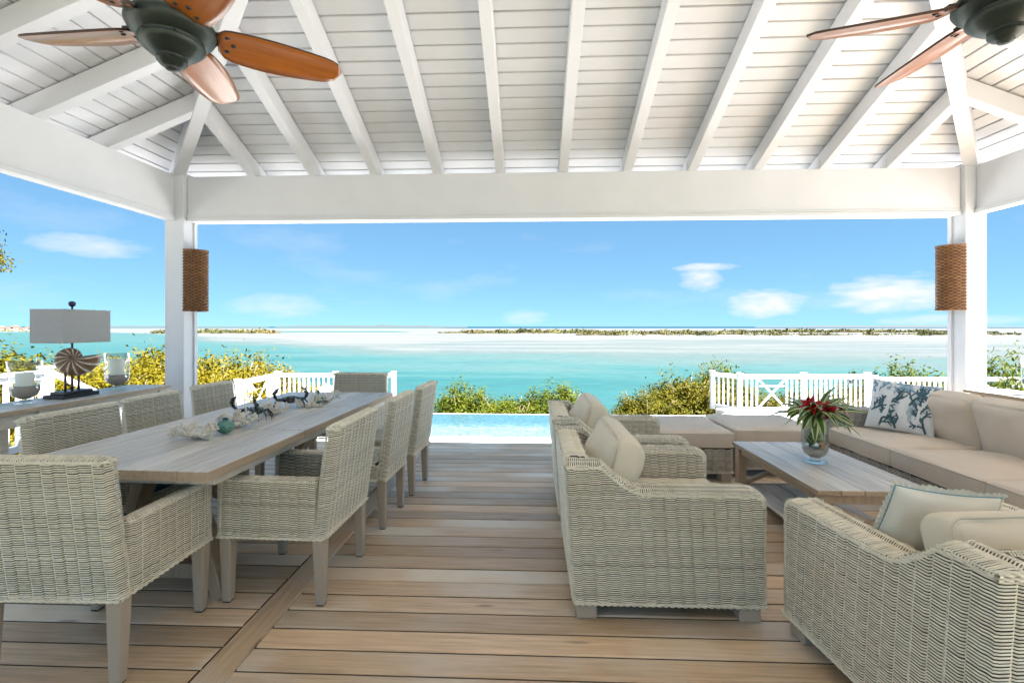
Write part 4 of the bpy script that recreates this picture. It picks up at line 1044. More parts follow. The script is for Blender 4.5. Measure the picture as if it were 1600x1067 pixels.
# ================================================================== SMALL THINGS
# ---- table lamp with nautilus shell
LZ = .852
lamp = empty('table_lamp', (-3.59, 3.645, LZ), 0, 'nautilus shell table lamp with grey rectangular shade and black plinth', 'lamp')
mb = MB(); mb.box(-.085, .085, -.15, .15, 0, .028); mb.build('plinth', 'black', lamp, bevel=.003)
mb = MB(); mb.box(-.06, .06, -.12, .12, .0285, .05); mb.build('plinth', 'black', lamp, bevel=.003)
for dy in (-.055, 0, .055):
    mb = MB(); mb.tube([(0, dy, .05), (0, dy, .19)], .0085, 10); mb.build('stand_rod', 'ironred', lamp, smooth=True)
# nautilus: coil in the local y-z plane, opening towards +y, turned to face the room
V = []; T_n = []; m = 420; n = 20; turns = 2.1
for i in range(m):
    q = i / (m - 1); a = 2 * math.pi * turns * q; r = .0150 * math.exp(.172 * a); tr = r * .60; w = r * .50 + .003
    ph = R(8) - 2 * math.pi * turns + a
    dirv = (math.cos(ph), math.sin(ph)); rc = r * .66
    for k in range(n):
        b = 2 * math.pi * k / n; rib = math.cos(a * 13.0 - 1.9 * math.cos(b))
        rr = rc + tr * math.cos(b) * (1 + .02 * rib); xx = w * math.sin(b) * (1 + .06 * rib)
        V.append((xx, dirv[0] * rr, dirv[1] * rr)); T_n.append(1.0 if rib > .78 and q > .25 else (.55 if rib < -.9 and q < .5 else 0.0))
mb = MB(); mb.add(V, [(i * n + k, i * n + (k + 1) % n, (i + 1) * n + (k + 1) % n, (i + 1) * n + k) for i in range(m - 1) for k in range(n)] + [tuple(range(n))], T_n)
mb.build('nautilus_shell', 'shell', lamp, smooth=True, tone=True, loc=(0, .0, .30), rot=(0, 0, R(-45)))
mb = MB(); mb.tube([(0, 0, .36), (0, 0, .44)], .0075, 10); mb.build('neck', 'black', lamp, smooth=True)
sh = MB(); hx, hy, z0, z1 = .13, .20, .425, .675
for (a, b, c, d) in ((-hx, hx, -hy, -hy + .004), (-hx, hx, hy - .004, hy), (-hx, -hx + .004, -hy + .0045, hy - .0045), (hx - .004, hx, -hy + .0045, hy - .0045)): sh.box(a, b, c, d, z0, z1)
shade = sh.build('lamp_shade', 'shade', lamp)
mb = MB()
for z in (z0, z1): mb.tube([(-hx, -hy, z), (hx, -hy, z), (hx, hy, z), (-hx, hy, z), (-hx, -hy, z)], .003, 6)
mb.build('shade_trim', 'ceramic', shade)
mb = MB(); mb.lathe([(.006, .675), (.006, .70), (.018, .708), (.024, .722), (.020, .738), (.008, .745), (0, .745)], 16); mb.build('finial', 'purple', lamp, smooth=True)
mb = MB(); mb.bar((-hx, 0, .672), (hx, 0, .672), .006, .006); mb.bar((0, 0, .44), (0, 0, .675), .01, .01); mb.build('harp', 'black', lamp)

# ---- glass hurricanes with candles
def hurricane(x, y, z, H, r, label, candle_h, flare=0.0, sandy=True):
    t = empty('hurricane_lantern', (x, y, z), 0, label, 'candle holder', 'glass hurricane candle holders')
    prof = [(0, .004), (r * .72, .003), (r * .74, .008), (r * .45, .016), (r * .30, .028), (r * .42, .04), (r * .80, .06), (r * .96, .09), (r, .13), (r * (1 + flare * .3), H * .7), (r * (1 + flare), H)]
    mb = MB(); mb.lathe(prof + [(r_ - .003 if r_ > .01 else 0, z_ + .002) for r_, z_ in prof[::-1]], 36); mb.build('glass_bowl', 'glass', t, smooth=True)
    fill = [(0, .030), (r * .36, .036), (r * .78, .062), (r * .93, .09), (r * .955, .125), (0, .128)]
    mb = MB(); mb.lathe(fill, 32); mb.build('base_fill', 'ceramic' if sandy else 'sand', t, smooth=True)
    mb = MB(); mb.lathe([(0, .124), (r * .60, .124), (r * .60, .124 + candle_h - .006), (r * .57, .124 + candle_h), (r * .3, .122 + candle_h), (0, .118 + candle_h)], 28); c = mb.build('candle', 'candle', t, smooth=True); smooth_angle(c, 40)
    mb = MB(); mb.tube([(0, 0, .118 + candle_h), (.001, 0, .13 + candle_h)], .0015, 6); mb.build('wick', 'black', t)
    return t
hurricane(-3.60, 3.30, LZ, .30, .085, 'flared glass hurricane with short white candle at the near side of the lamp', .095, flare=.14)
hurricane(-3.63, 4.10, LZ, .315, .09, 'straight glass hurricane with tall white candle between shell lamp and post', .14)
hurricane(3.98, 3.98, .852, .30, .085, 'glass hurricane standing on the sunlit console behind the sofa', .10)

# ---- corals, crabs and glass on the dining table
TZT = .768
def coral(u, v, size, seed, label, flat=.6):
    g = random.Random(seed); x, y = at(u, v, TZT)
    t = MB()
    def grow(p, d, r, depth):
        L = r * g.uniform(2.2, 3.4); q = p + d * L
        mid = p + d * L * .5 + Vector((g.uniform(-1, 1), g.uniform(-1, 1), g.uniform(-1, 1))) * r * .3
        if q.z < r: q.z = r
        t.tube([p, mid, q], [r, r * .9, r * .72], 6)
        t.ell(q, (r * .78,) * 3, 6, 4)
        if depth:
            for _ in range(g.choice((2, 2, 3))):
                nd = (d + Vector((g.uniform(-1, 1), g.uniform(-1, 1), g.uniform(-.5, .9))) * .95).normalized(); grow(q, nd, r * .76, depth - 1)
    for k in range(7):
        a = k * 2 * math.pi / 7 + g.uniform(-.3, .3)
        grow(Vector((math.cos(a) * size * .18, math.sin(a) * size * .14, size * .10)), Vector((math.cos(a) * 1.25, math.sin(a), g.uniform(.1, 1.2) * flat)).normalized(), size * .085, 3)
    t.ell((0, 0, size * .10), (size * .26, size * .2, size * .12), 10, 6)
    o = t.build('coral', 'coralw', None, smooth=True, loc=(x, y, TZT)); tag(o, label, 'coral', 'white corals along the table'); return o
coral(308, 684, .165, 1, 'flat white branching coral nearest the camera on the table', flat=.35)
coral(371, 668, .17, 2, 'upright white coral behind the pale green glass float', flat=1.0)
coral(424, 648, .155, 3, 'white coral between the green crab and the black crab', flat=.7)
coral(481, 635, .15, 4, 'white coral just past the black crab', flat=.7)
coral(510, 628, .15, 5, 'farthest white coral, beyond the small green bottle on the table', flat=.7)
def crab(u, v, s, rz, body, label, seed):
    g = random.Random(seed); x, y = at(u, v, TZT); t = empty('crab_figurine', (x, y, TZT), rz, label, 'figurine', 'crab figurines')
    mb = MB(); mb.ell((0, 0, .075 * s), (.085 * s, .06 * s, .034 * s), 18, 10, Matrix.Rotation(R(-12), 3, 'X')); mb.build('shell', body, t, smooth=True)
    for sx in (-1, 1):
        for k in range(4):
            a = R(-45 + 28 * k); dx, dy = sx * math.cos(a), math.sin(a)
            mb = MB(); mb.tube([(dx * .06 * s, dy * .045 * s, .07 * s), (dx * .115 * s, dy * .08 * s, .085 * s), (dx * .15 * s, dy * .11 * s, .045 * s), (dx * .158 * s, dy * .118 * s, 0.001)], [.008 * s, .008 * s, .006 * s, .003 * s], 7); mb.build('leg', 'crabblk', t, smooth=True)
        mb = MB(); mb.tube([(sx * .06 * s, .045 * s, .075 * s), (sx * .12 * s, .075 * s, .085 * s), (sx * .135 * s, .10 * s, .115 * s)], [.011 * s, .012 * s, .013 * s], 8)
        mb.tube([(sx * .135 * s, .10 * s, .115 * s), (sx * .145 * s, .108 * s, .15 * s), (sx * .125 * s, .11 * s, .185 * s), (sx * .085 * s, .105 * s, .205 * s)], [.016 * s, .019 * s, .013 * s, .003 * s], 9)
        mb.tube([(sx * .14 * s, .105 * s, .145 * s), (sx * .118 * s, .112 * s, .165 * s), (sx * .105 * s, .11 * s, .182 * s)], [.009 * s, .007 * s, .002 * s], 7)
        mb.build('claw', 'crabblk', t, smooth=True)
        mb = MB(); mb.tube([(sx * .02 * s, .055 * s, .09 * s), (sx * .022 * s, .062 * s, .112 * s)], [.004 * s, .006 * s], 7); mb.build('eye', 'crabblk', t, smooth=True)
crab(399, 655, .80, R(160), 'crabgrn', 'green-backed crab figurine with raised black claws on the table', 1)
crab(455, 636, .80, R(205), 'crabblk', 'black crab figurine with raised claws further along the table', 2)
x, y = at(352, 677, TZT)
fl = empty('glass_float', (x, y, TZT), 0, 'round pale green glass float with dark blue patches on the table', 'glass float')
mb = MB(); mb.ell((0, 0, .042), (.05, .046, .042), 20, 14); mb.build('glass_ball', 'greensolid', fl, smooth=True)
mb = MB(); mb.lathe([(.013, .078), (.016, .084), (.012, .092), (0, .093)], 12); mb.build('seal', 'navy', fl, smooth=True)
x, y = at(497, 631, TZT)
bt = empty('glass_bottle', (x, y, TZT), 0, 'small dark green glass bottle among the far corals', 'bottle')
mb = MB(); mb.lathe([(0, 0), (.034, .001), (.040, .01), (.042, .04), (.034, .062), (.016, .074), (.011, .082), (.011, .096), (.014, .098), (.014, .104), (0, .104)], 20); mb.build('body', 'greensolid', bt, smooth=True)
mb = MB(); mb.lathe([(.009, .1045), (.009, .116), (0, .117)], 12); mb.build('stopper', 'bark', bt, smooth=True)

# ---- vase with tropical flowers on the coffee table
vx, vy, vz = 1.985, 3.47, .4515
va = empty('glass_vase', (vx, vy, vz), 0, 'clear footed glass vase on the coffee table', 'vase')
pr = [(0, .003), (.075, .002), (.078, .007), (.045, .016), (.030, .026), (.036, .036), (.066, .056), (.080, .085), (.084, .13), (.084, .30)]
mb = MB(); mb.lathe(pr + [(max(0, r_ - .004), z_ + .003) for r_, z_ in pr[::-1]], 40); mb.build('bowl', 'glass', va, smooth=True)
mb = MB(); mb.lathe([(0, .038), (.038, .042), (.064, .062), (.074, .085), (.076, .098), (0, .106)], 30); mb.build('sand_fill', 'sand', va, smooth=True)
st = MB()
for k in range(5):
    a = k * 2 * math.pi / 5 + .3
    st.tube([(0, 0, .008), (math.cos(a) * .02, math.sin(a) * .02, .007), (math.cos(a) * .043, math.sin(a) * .043, .003)], [.013, .010, .003], 8)
st.ell((0, 0, .006), (.016, .016, .009), 10, 6)
so = st.build('starfish', 'star', None, smooth=True, loc=(vx + .012, vy - .062, vz + .135), rot=(R(80), R(8), R(10))); tag(so, 'tan starfish standing inside the glass vase', 'starfish')
bq = empty('flower_bouquet', (vx, vy, vz + .11), 0, 'red tropical flowers with striped green leaves in the vase', 'bouquet')
g = random.Random(4)
def strap_leaf(base, d, L, w, droop, name='leaf'):
    n = 10; V = []; T = []; side = d.cross(Vector((0, 0, 1))); side = side.normalized() if side.length > .05 else Vector((1, 0, 0))
    tw = g.uniform(-.5, .5); p = base.copy(); dd = d.copy(); Fs = []
    for i in range(n):
        q = i / (n - 1); ww = w * (math.sin(math.pi * min(1, .08 + q * .92)) ** .7) * (1 if q < .97 else .15)
        s_ = (side * math.cos(tw * q) + dd.cross(side) * math.sin(tw * q)).normalized(); up = dd.cross(s_) * (-.22 * ww)
        for k, t_ in ((-1, 1.0), (-.55, .9), (-.5, 0.0), (0, 0.0), (.5, 0.0), (.55, .9), (1, 1.0)):
            V.append(p + s_ * (ww * k) + up * (1 - abs(k))); T.append(t_)
        p = p + dd * (L / (n - 1)); dd = (dd + Vector((0, 0, -droop / n))).normalized()
    for i in range(n - 1):
        for k in range(6): Fs.append((i * 7 + k, i * 7 + k + 1, (i + 1) * 7 + k + 1, (i + 1) * 7 + k))
    mb = MB(); mb.add(V, Fs, T); return mb.build(name, 'leafv', bq, smooth=True, tone=True)
for k in range(60):
    a = g.uniform(0, 2 * math.pi) if k > 12 else k * 2 * math.pi / 13; el = g.uniform(.15, 1.05)
    d = Vector((math.cos(a) * math.cos(el), math.sin(a) * math.cos(el), math.sin(el)))
    strap_leaf(Vector((math.cos(a) * .03, math.sin(a) * .03, .20 + g.uniform(-.02, .05))), d, g.uniform(.19, .31), g.uniform(.017, .031), g.uniform(1.0, 2.4))
for k in range(28):      # leaves coiled inside the glass
    a = g.uniform(0, 6.28); pts = []
    z0 = g.uniform(.0, .06)
    V = []; Fs = []; T = []; n = 14; sp = g.uniform(1.2, 2.6) * g.choice((-1, 1)); w = g.uniform(.012, .02)
    for i in range(n):
        q = i / (n - 1); b = a + sp * q; rr = .062 + .008 * math.sin(q * 5); z = z0 + q * g.uniform(.13, .15) 
        for k2, t_ in ((-1, 1), (-.5, 0), (.5, 0), (1, 1)): V.append((rr * math.cos(b + k2 * .12), rr * math.sin(b + k2 * .12), z + k2 * w)); T.append(t_)
    for i in range(n - 1):
        for k2 in range(3): Fs.append((i * 4 + k2, i * 4 + k2 + 1, i * 4 + k2 + 5, i * 4 + k2 + 4))
    mb = MB(); mb.add(V, Fs, T); mb.build('leaf', 'leafv', bq, smooth=True, tone=True)
for k in range(9):
    a = g.uniform(0, 6.28); mb = MB(); mb.tube([(math.cos(a) * .045, math.sin(a) * .045, .0), (math.cos(a + .5) * .03, math.sin(a + .5) * .03, .12), (math.cos(a + 1) * .03, math.sin(a + 1) * .03, .25)], .0045, 7); mb.build('stem', 'stem', bq, smooth=True)
def flower(c, d, s, name='flower'):
    mb = MB(); d = Vector(d).normalized(); x = d.orthogonal().normalized(); yv = d.cross(x)
    for ring, (n, el, L) in enumerate(((7, .25, 1.0), (6, .75, .85), (5, 1.15, .7))):
        for k in range(n):
            a = 2 * math.pi * k / n + ring * .5 + g.uniform(-.2, .2); dirv = (x * math.cos(a) + yv * math.sin(a)) * math.cos(el) + d * math.sin(el)
            sd_ = dirv.cross(d).normalized(); p0 = Vector(c); L_ = s * L * g.uniform(.85, 1.1); up = d * (.12 * s)
            V = [p0, p0 + dirv * L_ * .5 + sd_ * s * .2 + up, p0 + dirv * L_ - up * .6, p0 + dirv * L_ * .5 - sd_ * s * .2 + up, p0 + dirv * L_ * .5 + up * .3]
            mb.add(V, [(0, 1, 4), (1, 2, 4), (2, 3, 4), (3, 0, 4)])
    return mb.build(name, 'red', bq, smooth=False)
flower((-.065, -.06, .285), (-.4, -.7, .6), .085); flower((.035, -.075, .262), (.15, -.9, .4), .088); flower((.145, -.02, .27), (.6, -.4, .6), .065); flower((-.03, .03, .31), (0, .1, 1), .05)

# ---- throw pillows
def pillow_at(name, lx, ly, lz, loc, rot_m, mat, label, cat='pillow', seed=0):
    me, surf = throw_cushion(lx, ly, lz, seed); t = empty(name, loc, 0, label, cat); t.rotation_mode = 'QUATERNION'; t.rotation_quaternion = rot_m.to_quaternion()
    link('cover', me, mat, t); return t, surf
def basis(zdir, up=(0, 0, 1)):
    z = Vector(zdir).normalized(); x = Vector(up).cross(z).normalized(); y = z.cross(x)
    return Matrix((x, y, z)).transposed()
pm = basis((-.72, -.62, .30)) @ Matrix.Rotation(R(-4), 3, 'Z')
cp, surf = pillow_at('throw_pillow', .50, .46, .17, (3.28, 4.42, .685), pm, 'pattern_white', 'white pillow printed with dark blue branching coral on the sofa', seed=3)
gb = random.Random(12)
def branch_print(a, b, ang, L, w, depth, mb):
    pts = [(a, b)]
    n = 5; cur = ang
    for i in range(n):
        cur += gb.uniform(-.28, .28); a += math.cos(cur) * L / n; b += math.sin(cur) * L / n; pts.append((a, b))
        if depth and i in (1, 3) : branch_print(a, b, cur + gb.choice((-1, 1)) * gb.uniform(.6, 1.0), L * .62, w * .8, depth - 1, mb)
    if depth: branch_print(a, b, cur + gb.uniform(.35, .6), L * .6, w * .82, depth - 1, mb); branch_print(a, b, cur - gb.uniform(.35, .6), L * .6, w * .82, depth - 1, mb)
    V = []; Fs = []
    for i, (p, q) in enumerate(pts):
        p2, q2 = pts[min(i + 1, n)]; p1, q1 = pts[max(i - 1, 0)]; dx, dy = p2 - p1, q2 - q1; l = math.hypot(dx, dy) or 1
        ww = w * (1 if i < n else .75)
        for sg in (-1, 1):
            aa, bb = p - sg * dy / l * ww, q + sg * dx / l * ww
            if max(abs(aa), abs(bb)) > .95: aa = max(-.95, min(.95, aa)); bb = max(-.95, min(.95, bb))
            v = surf(aa, bb); V.append((v.x, v.y, v.z + .0022))
    for i in range(n): Fs.append((2 * i, 2 * i + 1, 2 * i + 3, 2 * i + 2))
    mb.add(V, Fs)
prints = {'coral_pale': [(.30, -.55, 1.5), (-.30, .30, 1.0), (.05, .35, 1.9)], 'coral_blue': [(-.80, .15, 1.2), (-.45, .62, .6), (.45, .30, 1.2)],
          'coral_dark': [(-.55, -.92, 1.25), (-.05, -.92, 1.75), (.78, -.9, 1.9), (.85, .0, 1.9), (-.92, -.35, .7), (.25, .05, .9), (-.35, -.1, 1.5), (.5, -.35, 1.2)]}
for mat, seeds in prints.items():
    mb = MB()
    for (a, b, q) in seeds: branch_print(a, b, q, .46, .034, 2, mb)
    o = mb.build('coral_print', mat, cp); o.location = (0, 0, {'coral_pale': 0, 'coral_blue': .0005, 'coral_dark': .001}[mat])
# white pillow with ruffle and teal piping in the near armchair
rm = basis((-.12, .95, .30)) @ Matrix.Rotation(R(9), 3, 'Z')
rp, surf2 = pillow_at('throw_pillow', .47, .40, .16, (1.55, 1.96, .585), rm, 'ivory', 'ivory pillow with teal piping and ruffled edge in the near armchair', seed=8)
loop = []
for (a0, b0, a1, b1) in ((-1, -1, 1, -1), (1, -1, 1, 1), (1, 1, -1, 1), (-1, 1, -1, -1)):
    for k in range(24):
        q = k / 24; v = surf2(a0 + (a1 - a0) * q, b0 + (b1 - b0) * q); loop.append(Vector((v.x, v.y, 0)))
loop.append(loop[0]); mb = MB(); mb.tube(loop, .0035, 6, cap=False); mb.build('piping', 'teal', rp, smooth=True)
V = []; Fs = []; n = 240; lp = loop
for i in range(n + 1):
    q = i / n * (len(lp) - 1); a = int(min(q, len(lp) - 2)); p = lp[a].lerp(lp[a + 1], q - a); o = p.normalized()
    V += [p, p + o * .012 + Vector((0, 0, .003 * math.sin(i * 1.9))), p + o * (.026 + .004 * math.sin(i * .37)) + Vector((0, 0, .007 * math.sin(i * 1.9 + .4)))]
for i in range(n): Fs += [(i * 3, i * 3 + 1, i * 3 + 4, i * 3 + 3), (i * 3 + 1, i * 3 + 2, i * 3 + 5, i * 3 + 4)]
mb = MB(); mb.add(V, Fs); mb.build('ruffle', 'ivory', rp, smooth=True)

# ================================================================== RAILINGS
def railing(pts, z0, H, label, posts=True, pattern='bbx', post_step=1.8):
    t = empty('railing', (pts[0][0], pts[0][1], z0), 0, label, 'railing', 'white painted terrace railings')
    o0 = Vector((pts[0][0], pts[0][1], 0))
    def P(v, z): return (v.x - o0.x, v.y - o0.y, z)
    pi = 0
    for (a, b) in zip(pts[:-1], pts[1:]):
        a = Vector((a[0], a[1], 0)); b = Vector((b[0], b[1], 0)); L = (b - a).length; d = (b - a) / L; nb = max(1, round(L / post_step))
        for k in range(nb + 1):
            q = a + d * (L * k / nb)
            if k == 0 and a != Vector((pts[0][0], pts[0][1], 0)): continue
            m = MB(); x, y, _ = P(q, 0); m.box(x - .05, x + .05, y - .05, y + .05, 0, H + .015); po = m.build('post', 'white', t, bevel=.004)
            m = MB(); m.box(x - .062, x + .062, y - .062, y + .062, H + .016, H + .045); m.build('post_cap', 'white', po, bevel=.006)
        for k in range(nb):
            s0 = a + d * (L * k / nb + .052); s1 = a + d * (L * (k + 1) / nb - .052); l = (s1 - s0).length
            m = MB(); m.bar(P(s0, H - .02), P(s1, H - .02), .085, .04); m.build('top_rail', 'white', t, bevel=.004)
            m = MB(); m.bar(P(s0, H - .075), P(s1, H - .075), .035, .06); m.build('sub_rail', 'white', t)
            m = MB(); m.bar(P(s0, .10), P(s1, .10), .045, .07); m.build('bottom_rail', 'white', t)
            c = pattern[pi % len(pattern)]; pi += 1
            zb, zt_ = .136, H - .106
            xa, xb = (0, 0)
            if c == 'x' and l > .8:
                xa, xb = l * .28, l * .72
                for (p, q) in ((xa, xb), (xb, xa)):
                    off = d.cross(Vector((0, 0, 1))) * (.012 if p < q else -.012)
                    m = MB(); m.bar(P(s0 + d * p + off, zb), P(s0 + d * q + off, zt_), .022, .04); m.build('cross_brace', 'white', t)
                m = MB(); m.bar(P(s0 + d * (xa + .02), (zb + zt_) / 2 + .17), P(s0 + d * (xb - .02), (zb + zt_) / 2 + .17), .014, .03); m.build('mid_rail', 'white', t)
            n = max(2, round(l / .125))
            for i in range(1, n):
                s_ = l * i / n
                if xa and xa + .02 < s_ < xb - .02: continue
                q = s0 + d * s_; x, y, _ = P(q, 0)
                m = MB(); m.box(x - .018, x + .018, y - .018, y + .018, zb, zt_); m.build('baluster', 'white', t)
    return t
railing([(4.62, 12.55), (5.05, 11.95), (8.2, 12.15)], TZ, .93, 'white railing with crossed panel beyond the pool corner', pattern='bxbx', post_step=1.6)
railing([(8.4, 12.2), (14.5, 12.4)], TZ - .04, .90, 'white railing continuing to the corner post behind the sofa', pattern='bxx', post_step=2.0)
railing([(-3.46, 12.05), (-6.42, 12.0), (-6.15, 6.6)], TZ, .92, 'white railing turning the terrace corner behind the dining table', pattern='bbxx', post_step=1.6)
railing([(-5.46, .8), (-5.58, 5.35)], -.03, .93, 'white railing at deck edge behind the long console table', pattern='b', post_step=1.6)
# sloping stair rail down from the deck edge
srl = empty('stair_handrail', (-5.58, 5.41, 0), 0, 'white sloping stair handrail going down from the deck rail', 'handrail')
mb = MB(); mb.bar((0, 0, .86), (.15, 1.5, .02), .08, .045); mb.build('rail', 'white', srl)
mb = MB(); mb.box(.10, .20, 1.45, 1.55, TZ, .08); mb.build('post', 'white', srl)
mb = MB(); mb.bar((0, 0, .12), (.15, 1.5, -.55), .045, .06); mb.build('bottom_rail', 'white', srl)
# small step light on the rail post by the sofa
x, zz = atY(1333, 597, 11.98)
tl = empty('post_light', (x, 12.05, zz), 0, 'small dark round light on the white rail post', 'light')
mb = MB(); mb.lathe([(0, -.012), (.05, -.012), (.055, 0), (.05, .012), (0, .02)], 14); o = mb.build('housing', 'black', tl, smooth=True); o.rotation_euler = (R(90), 0, 0)

# ================================================================== SUN LOUNGER on the pool terrace
sl = empty('sun_lounger', (-4.35, 8.3, TZ), R(-55), 'white sling sun lounger with raised back on the pool terrace', 'sun lounger')
mb = MB(); mb.bar((0, -.9, .32), (0, .25, .32), .60, .05); mb.build('seat_pad', 'lounge_w', sl, bevel=.015)
mb = MB(); mb.bar((0, .26, .35), (0, .78, 1.02), .60, .06, up=(0, 0, 1)); mb.build('back_pad', 'lounge_w', sl, bevel=.02)
for sx in (-.31, .31):
    mb = MB(); mb.bar((sx, -.92, .28), (sx, .6, .28), .035, .05); mb.build('side_rail', 'oakx', sl)
    mb = MB(); mb.tube([(sx, -.05, .30), (sx * 1.05, .05, .52), (sx * 1.05, .35, .58), (sx, .55, .72)], .014, 8); mb.build('arm_rest', 'ironred', sl, smooth=True)
    for yy in (-.8, .45):
        mb = MB(); mb.box(sx - .02, sx + .02, yy - .025, yy + .025, 0, .256); mb.build('leg', 'oak', sl)

# ================================================================== SHRUBS
def foliage_mesh(seed, n=24000, leaf=.075, clumps=320, up=.6):
    g = np.random.default_rng(seed); c = g.normal(0, 1, (clumps, 3)); c /= np.linalg.norm(c, axis=1, keepdims=True); c *= g.uniform(.35, .95, (clumps, 1)); c[:, 2] = np.abs(c[:, 2]) * g.uniform(.5, 1.15, clumps)
    idx = g.integers(0, clumps, n); sp = g.uniform(.05, .12, clumps)[idx][:, None]
    p = c[idx] + g.normal(0, 1, (n, 3)) * sp; p[:, 2] = np.maximum(p[:, 2], -.05)
    nrm = p * .6 + g.normal(0, .55, (n, 3)) + np.array([0, 0, up]); nrm /= np.linalg.norm(nrm, axis=1, keepdims=True)
    a = np.cross(nrm, g.normal(0, 1, (n, 3))); a /= np.linalg.norm(a, axis=1, keepdims=True); b = np.cross(nrm, a)
    L = leaf * g.uniform(.6, 1.3, (n, 1)); w = L * g.uniform(.32, .5, (n, 1))
    V = np.stack([p - a * L, p + b * w - nrm * L * .12, p + a * L, p - b * w - nrm * L * .12], 1).reshape(-1, 3)
    tone = np.repeat(np.clip(g.random(clumps)[idx] * .55 + g.random(n) * .5 - .1, 0, 1), 4)
    return np_mesh('foliage', V, np.arange(4 * n).reshape(-1, 4), False, tone)
FM = {k: [foliage_mesh(100 + 7 * i + s, leaf=.036 if k != 'leaf_g' else .040) for i in range(3)] for s, k in enumerate(('leaf_y', 'leaf_m', 'leaf_g'))}
gs = random.Random(5); cnt = [0]
def stem_mesh(seed):
    g = random.Random(seed); mb = MB()
    for k in range(6):
        a = g.uniform(0, 6.28); e = g.uniform(.5, 1.2); p = [Vector((0, 0, -.35))]
        for i in range(4): p.append(p[-1] + Vector((math.cos(a) * .16, math.sin(a) * .16, .27)) * g.uniform(.8, 1.15) + Vector((g.uniform(-.06, .06), g.uniform(-.06, .06), 0)))
        mb.tube(p, [.035, .028, .02, .013, .006], 6)
    return mb.mesh('branches', True)
SM = [stem_mesh(i) for i in range(3)]
def shrub(u, v, Y, rx, rz, mat, label, ry=None, base=None):
    """shrub whose crown top shows at picture point (u, v) and stands at distance Y"""
    X, ztop = atY(u, v, Y); cnt[0] += 1; i = cnt[0]
    t = empty('shrub', (X, Y, ztop - rz), gs.uniform(0, 6.28), label, 'shrub', 'shrubs on the slope below the terrace')
    t.rotation_euler = (0, 0, 0)
    f = link('foliage', FM[mat][i % 3], mat, t, scale=(rx, ry or rx, rz / 1.05), rot=(0, 0, gs.uniform(0, 6.28) if not ry or abs(ry - rx) < .01 else 0)); f['kind'] = 'stuff'
    link('branches', SM[i % 3], 'bark', t, scale=(rx, ry or rx, rz))
    # trunk down to the soil
    gz = float(ground_z(np.array([X]), np.array([Y]))[0]); dz = ztop - rz - gz
    if dz > .1:
        mb = MB(); mb.tube([(0, 0, -dz - .2), (.04, .02, -dz * .5), (0, 0, .1)], [.06, .045, .035], 7); mb.build('trunk', 'bark', t, smooth=True)
    return t
Y_ = 'leaf_y'; M_ = 'leaf_m'; G_ = 'leaf_g'
shrub(-40, 543, 8.6, 1.7, 1.8, M_, 'greenish yellow shrub at the left picture edge above the deck rail')
shrub(30, 536, 9.6, 1.6, 1.9, M_, 'green-tipped yellow shrub left of the lamp shade')
shrub(95, 551, 9.9, 1.7, 1.8, Y_, 'yellow shrub seen behind the lamp shade and shell lamp')
shrub(172, 553, 10.5, 1.8, 1.9, Y_, 'yellow shrub showing through the tall candle hurricane')
shrub(240, 531, 11.2, 1.6, 2.2, Y_, 'bright yellow shrub just left of the dining-side post')
shrub(322, 535, 11.6, 1.6, 2.2, Y_, 'bright yellow shrub just right of the dining-side post')
shrub(385, 547, 13.8, 1.6, 2.0, Y_, 'yellow shrub above the terrace corner rail, with green tips')
for q_, (u_, v_, Yq, lb) in enumerate(((0, 560, 8.2, 'low yellow shrub behind the short candle hurricane'), (70, 566, 8.6, 'low yellow shrub behind the lamp plinth'), (130, 568, 9.0, 'low yellow shrub between the shell lamp and the tall candle'),
        (205, 558, 9.6, 'low yellow shrub right of the tall candle hurricane'), (280, 556, 10.2, 'low yellow shrub hidden partly by the dining-side post'), (345, 560, 11.0, 'low yellow shrub behind the farthest sideboard-side chair'), (415, 566, 12.9, 'low yellow shrub at the terrace rail corner'))):
    shrub(u_, v_, Yq, 1.25, 1.5, Y_ if q_ else M_, lb)
shrub(460, 588, 15.0, 2.0, 1.6, Y_, 'low yellow shrub seen through the balusters of the corner rail')
shrub(560, 598, 15.4, 1.6, 1.3, M_, 'olive shrub beyond the far end of the dining table')
shrub(726, 596, 13.4, 1.0, 1.2, G_, 'green shrub over the pool edge right of the dining chairs')
shrub(792, 611, 13.2, 1.15, 1.0, G_, 'low leafy shrub at the middle of the pool edge')
shrub(866, 598, 13.6, 1.15, 1.2, G_, 'green shrub over the pool edge behind the lounge armchair')
shrub(1012, 602, 14.4, 1.2, 1.3, M_, 'yellow-green shrub behind the first ottoman')
shrub(1072, 570, 15.2, 1.5, 1.9, M_, 'tall yellow-green shrub left of the railing end post')
shrub(1128, 568, 16.8, 1.3, 1.9, G_, 'dark green shrub right behind the railing end post')
shrub(1185, 598, 14.8, 1.8, 1.5, M_, 'shrub filling the balusters next to the railing end')
shrub(1265, 598, 15.4, 1.9, 1.5, M_, 'shrub behind the crossed rail panel and the vase')
shrub(1335, 596, 16.0, 1.8, 1.6, M_, 'shrub behind the rail post with the round light')
shrub(1392, 570, 16.8, 1.9, 2.3, G_, 'green shrub above the rail behind the coral pillow')
shrub(1455, 562, 17.2, 1.8, 2.4, G_, 'tall green shrub touching the lounge-side post')
shrub(1563, 552, 12.8, 1.35, 2.2, G_, 'bright green shrub between the lounge-side post and the console hurricane')
shrub(1645, 562, 12.6, 1.5, 2.1, G_, 'green shrub at the right picture edge behind the hurricane')
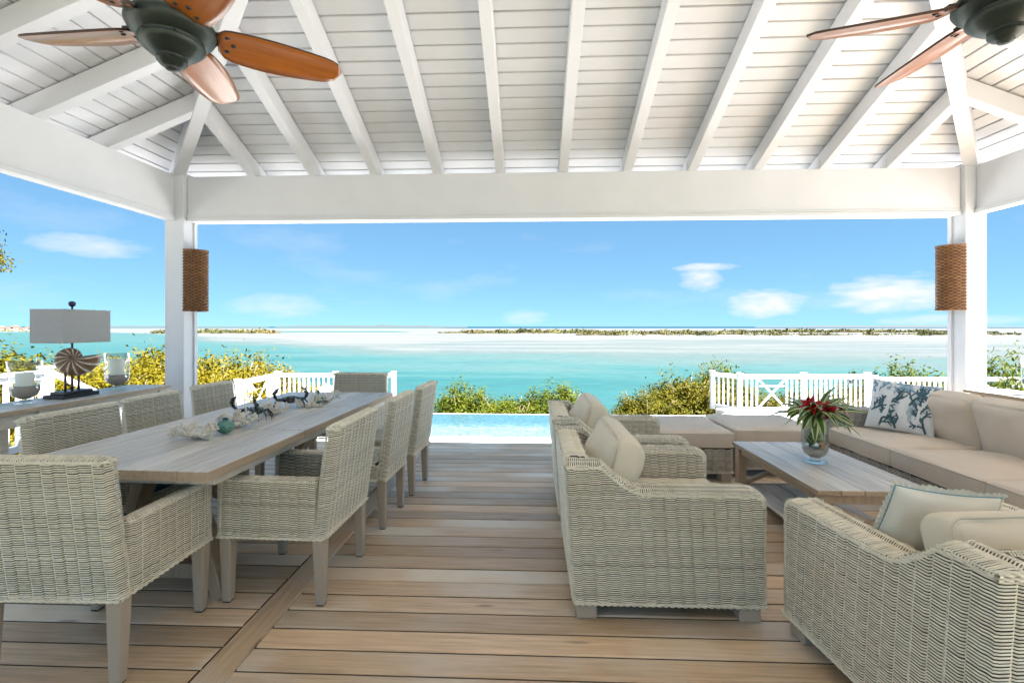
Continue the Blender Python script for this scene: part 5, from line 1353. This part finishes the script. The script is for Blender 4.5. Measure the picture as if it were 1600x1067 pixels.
tr_ = empty('tree', (-9.42, 7.2, -1.0), 0, 'tree whose leaf tips reach in at the left picture edge', 'tree')
f = link('crown', FM['leaf_m'][0], 'leaf_m', tr_, loc=(0, 0, 3.4), scale=(.86, .86, 1.1)); f['kind'] = 'stuff'
mb = MB(); mb.tube([(0, 0, -.6), (.1, .05, 1.5), (0, 0, 3.0), (-.1, .1, 3.9)], [.11, .09, .06, .02], 9); mb.build('trunk', 'bark', tr_, smooth=True)

# ================================================================== FAR HOUSES on the left cay
def house(u, v, w, h, seed, label):
    t_ = (HC - SEA_Z) * F / (517.6 - 510); xr = (u - 800) / F; X, Yh = t_ * 1.05 * (xr * _c - _s), t_ * 1.05 * (xr * _s + _c)
    zb = HC - (v - 510) / F * t_ * 1.05; t = empty('far_house', (X, Yh, zb), R(48) + seed * .3, label, 'house', 'houses on the far shore')
    k = t_ * 1.05 / F; W_, H_ = w * k, h * k
    mb = MB(); mb.box(-W_ / 2, W_ / 2, -W_ * .35, W_ * .35, -2, H_ * .62); mb.build('wall', 'plaster', t)
    mb = MB(); a, b, c = W_ * .56, W_ * .42, H_
    mb.add([(-a, -b, H_ * .62), (a, -b, H_ * .62), (a, b, H_ * .62), (-a, b, H_ * .62), (-a * .5, 0, c), (a * .5, 0, c)], [(0, 1, 5, 4), (1, 2, 5), (2, 3, 4, 5), (3, 0, 4), (3, 2, 1, 0)]); mb.build('roof', 'roof_t', t)
    for q in (-.25, .25):
        mb = MB(); mb.box(W_ * (q - .08), W_ * (q + .08), -W_ * .352 - .05, -W_ * .35, H_ * .12, H_ * .42); mb.build('window', 'windark', t)
house(3, 516, 9, 6.5, 0, 'far house with red roof at the left picture edge')
house(14, 516.5, 8, 5.5, 1, 'small far red-roofed house, second from the left edge')
house(24, 515.5, 9, 7, 2, 'tallest far red-roofed house just left of the lamp shade')
house(34, 517, 7, 5, 3, 'low far house nearest the lamp shade')
house(42, 516.5, 8, 5.5, 4, 'far red-roofed house touching the lamp shade outline')
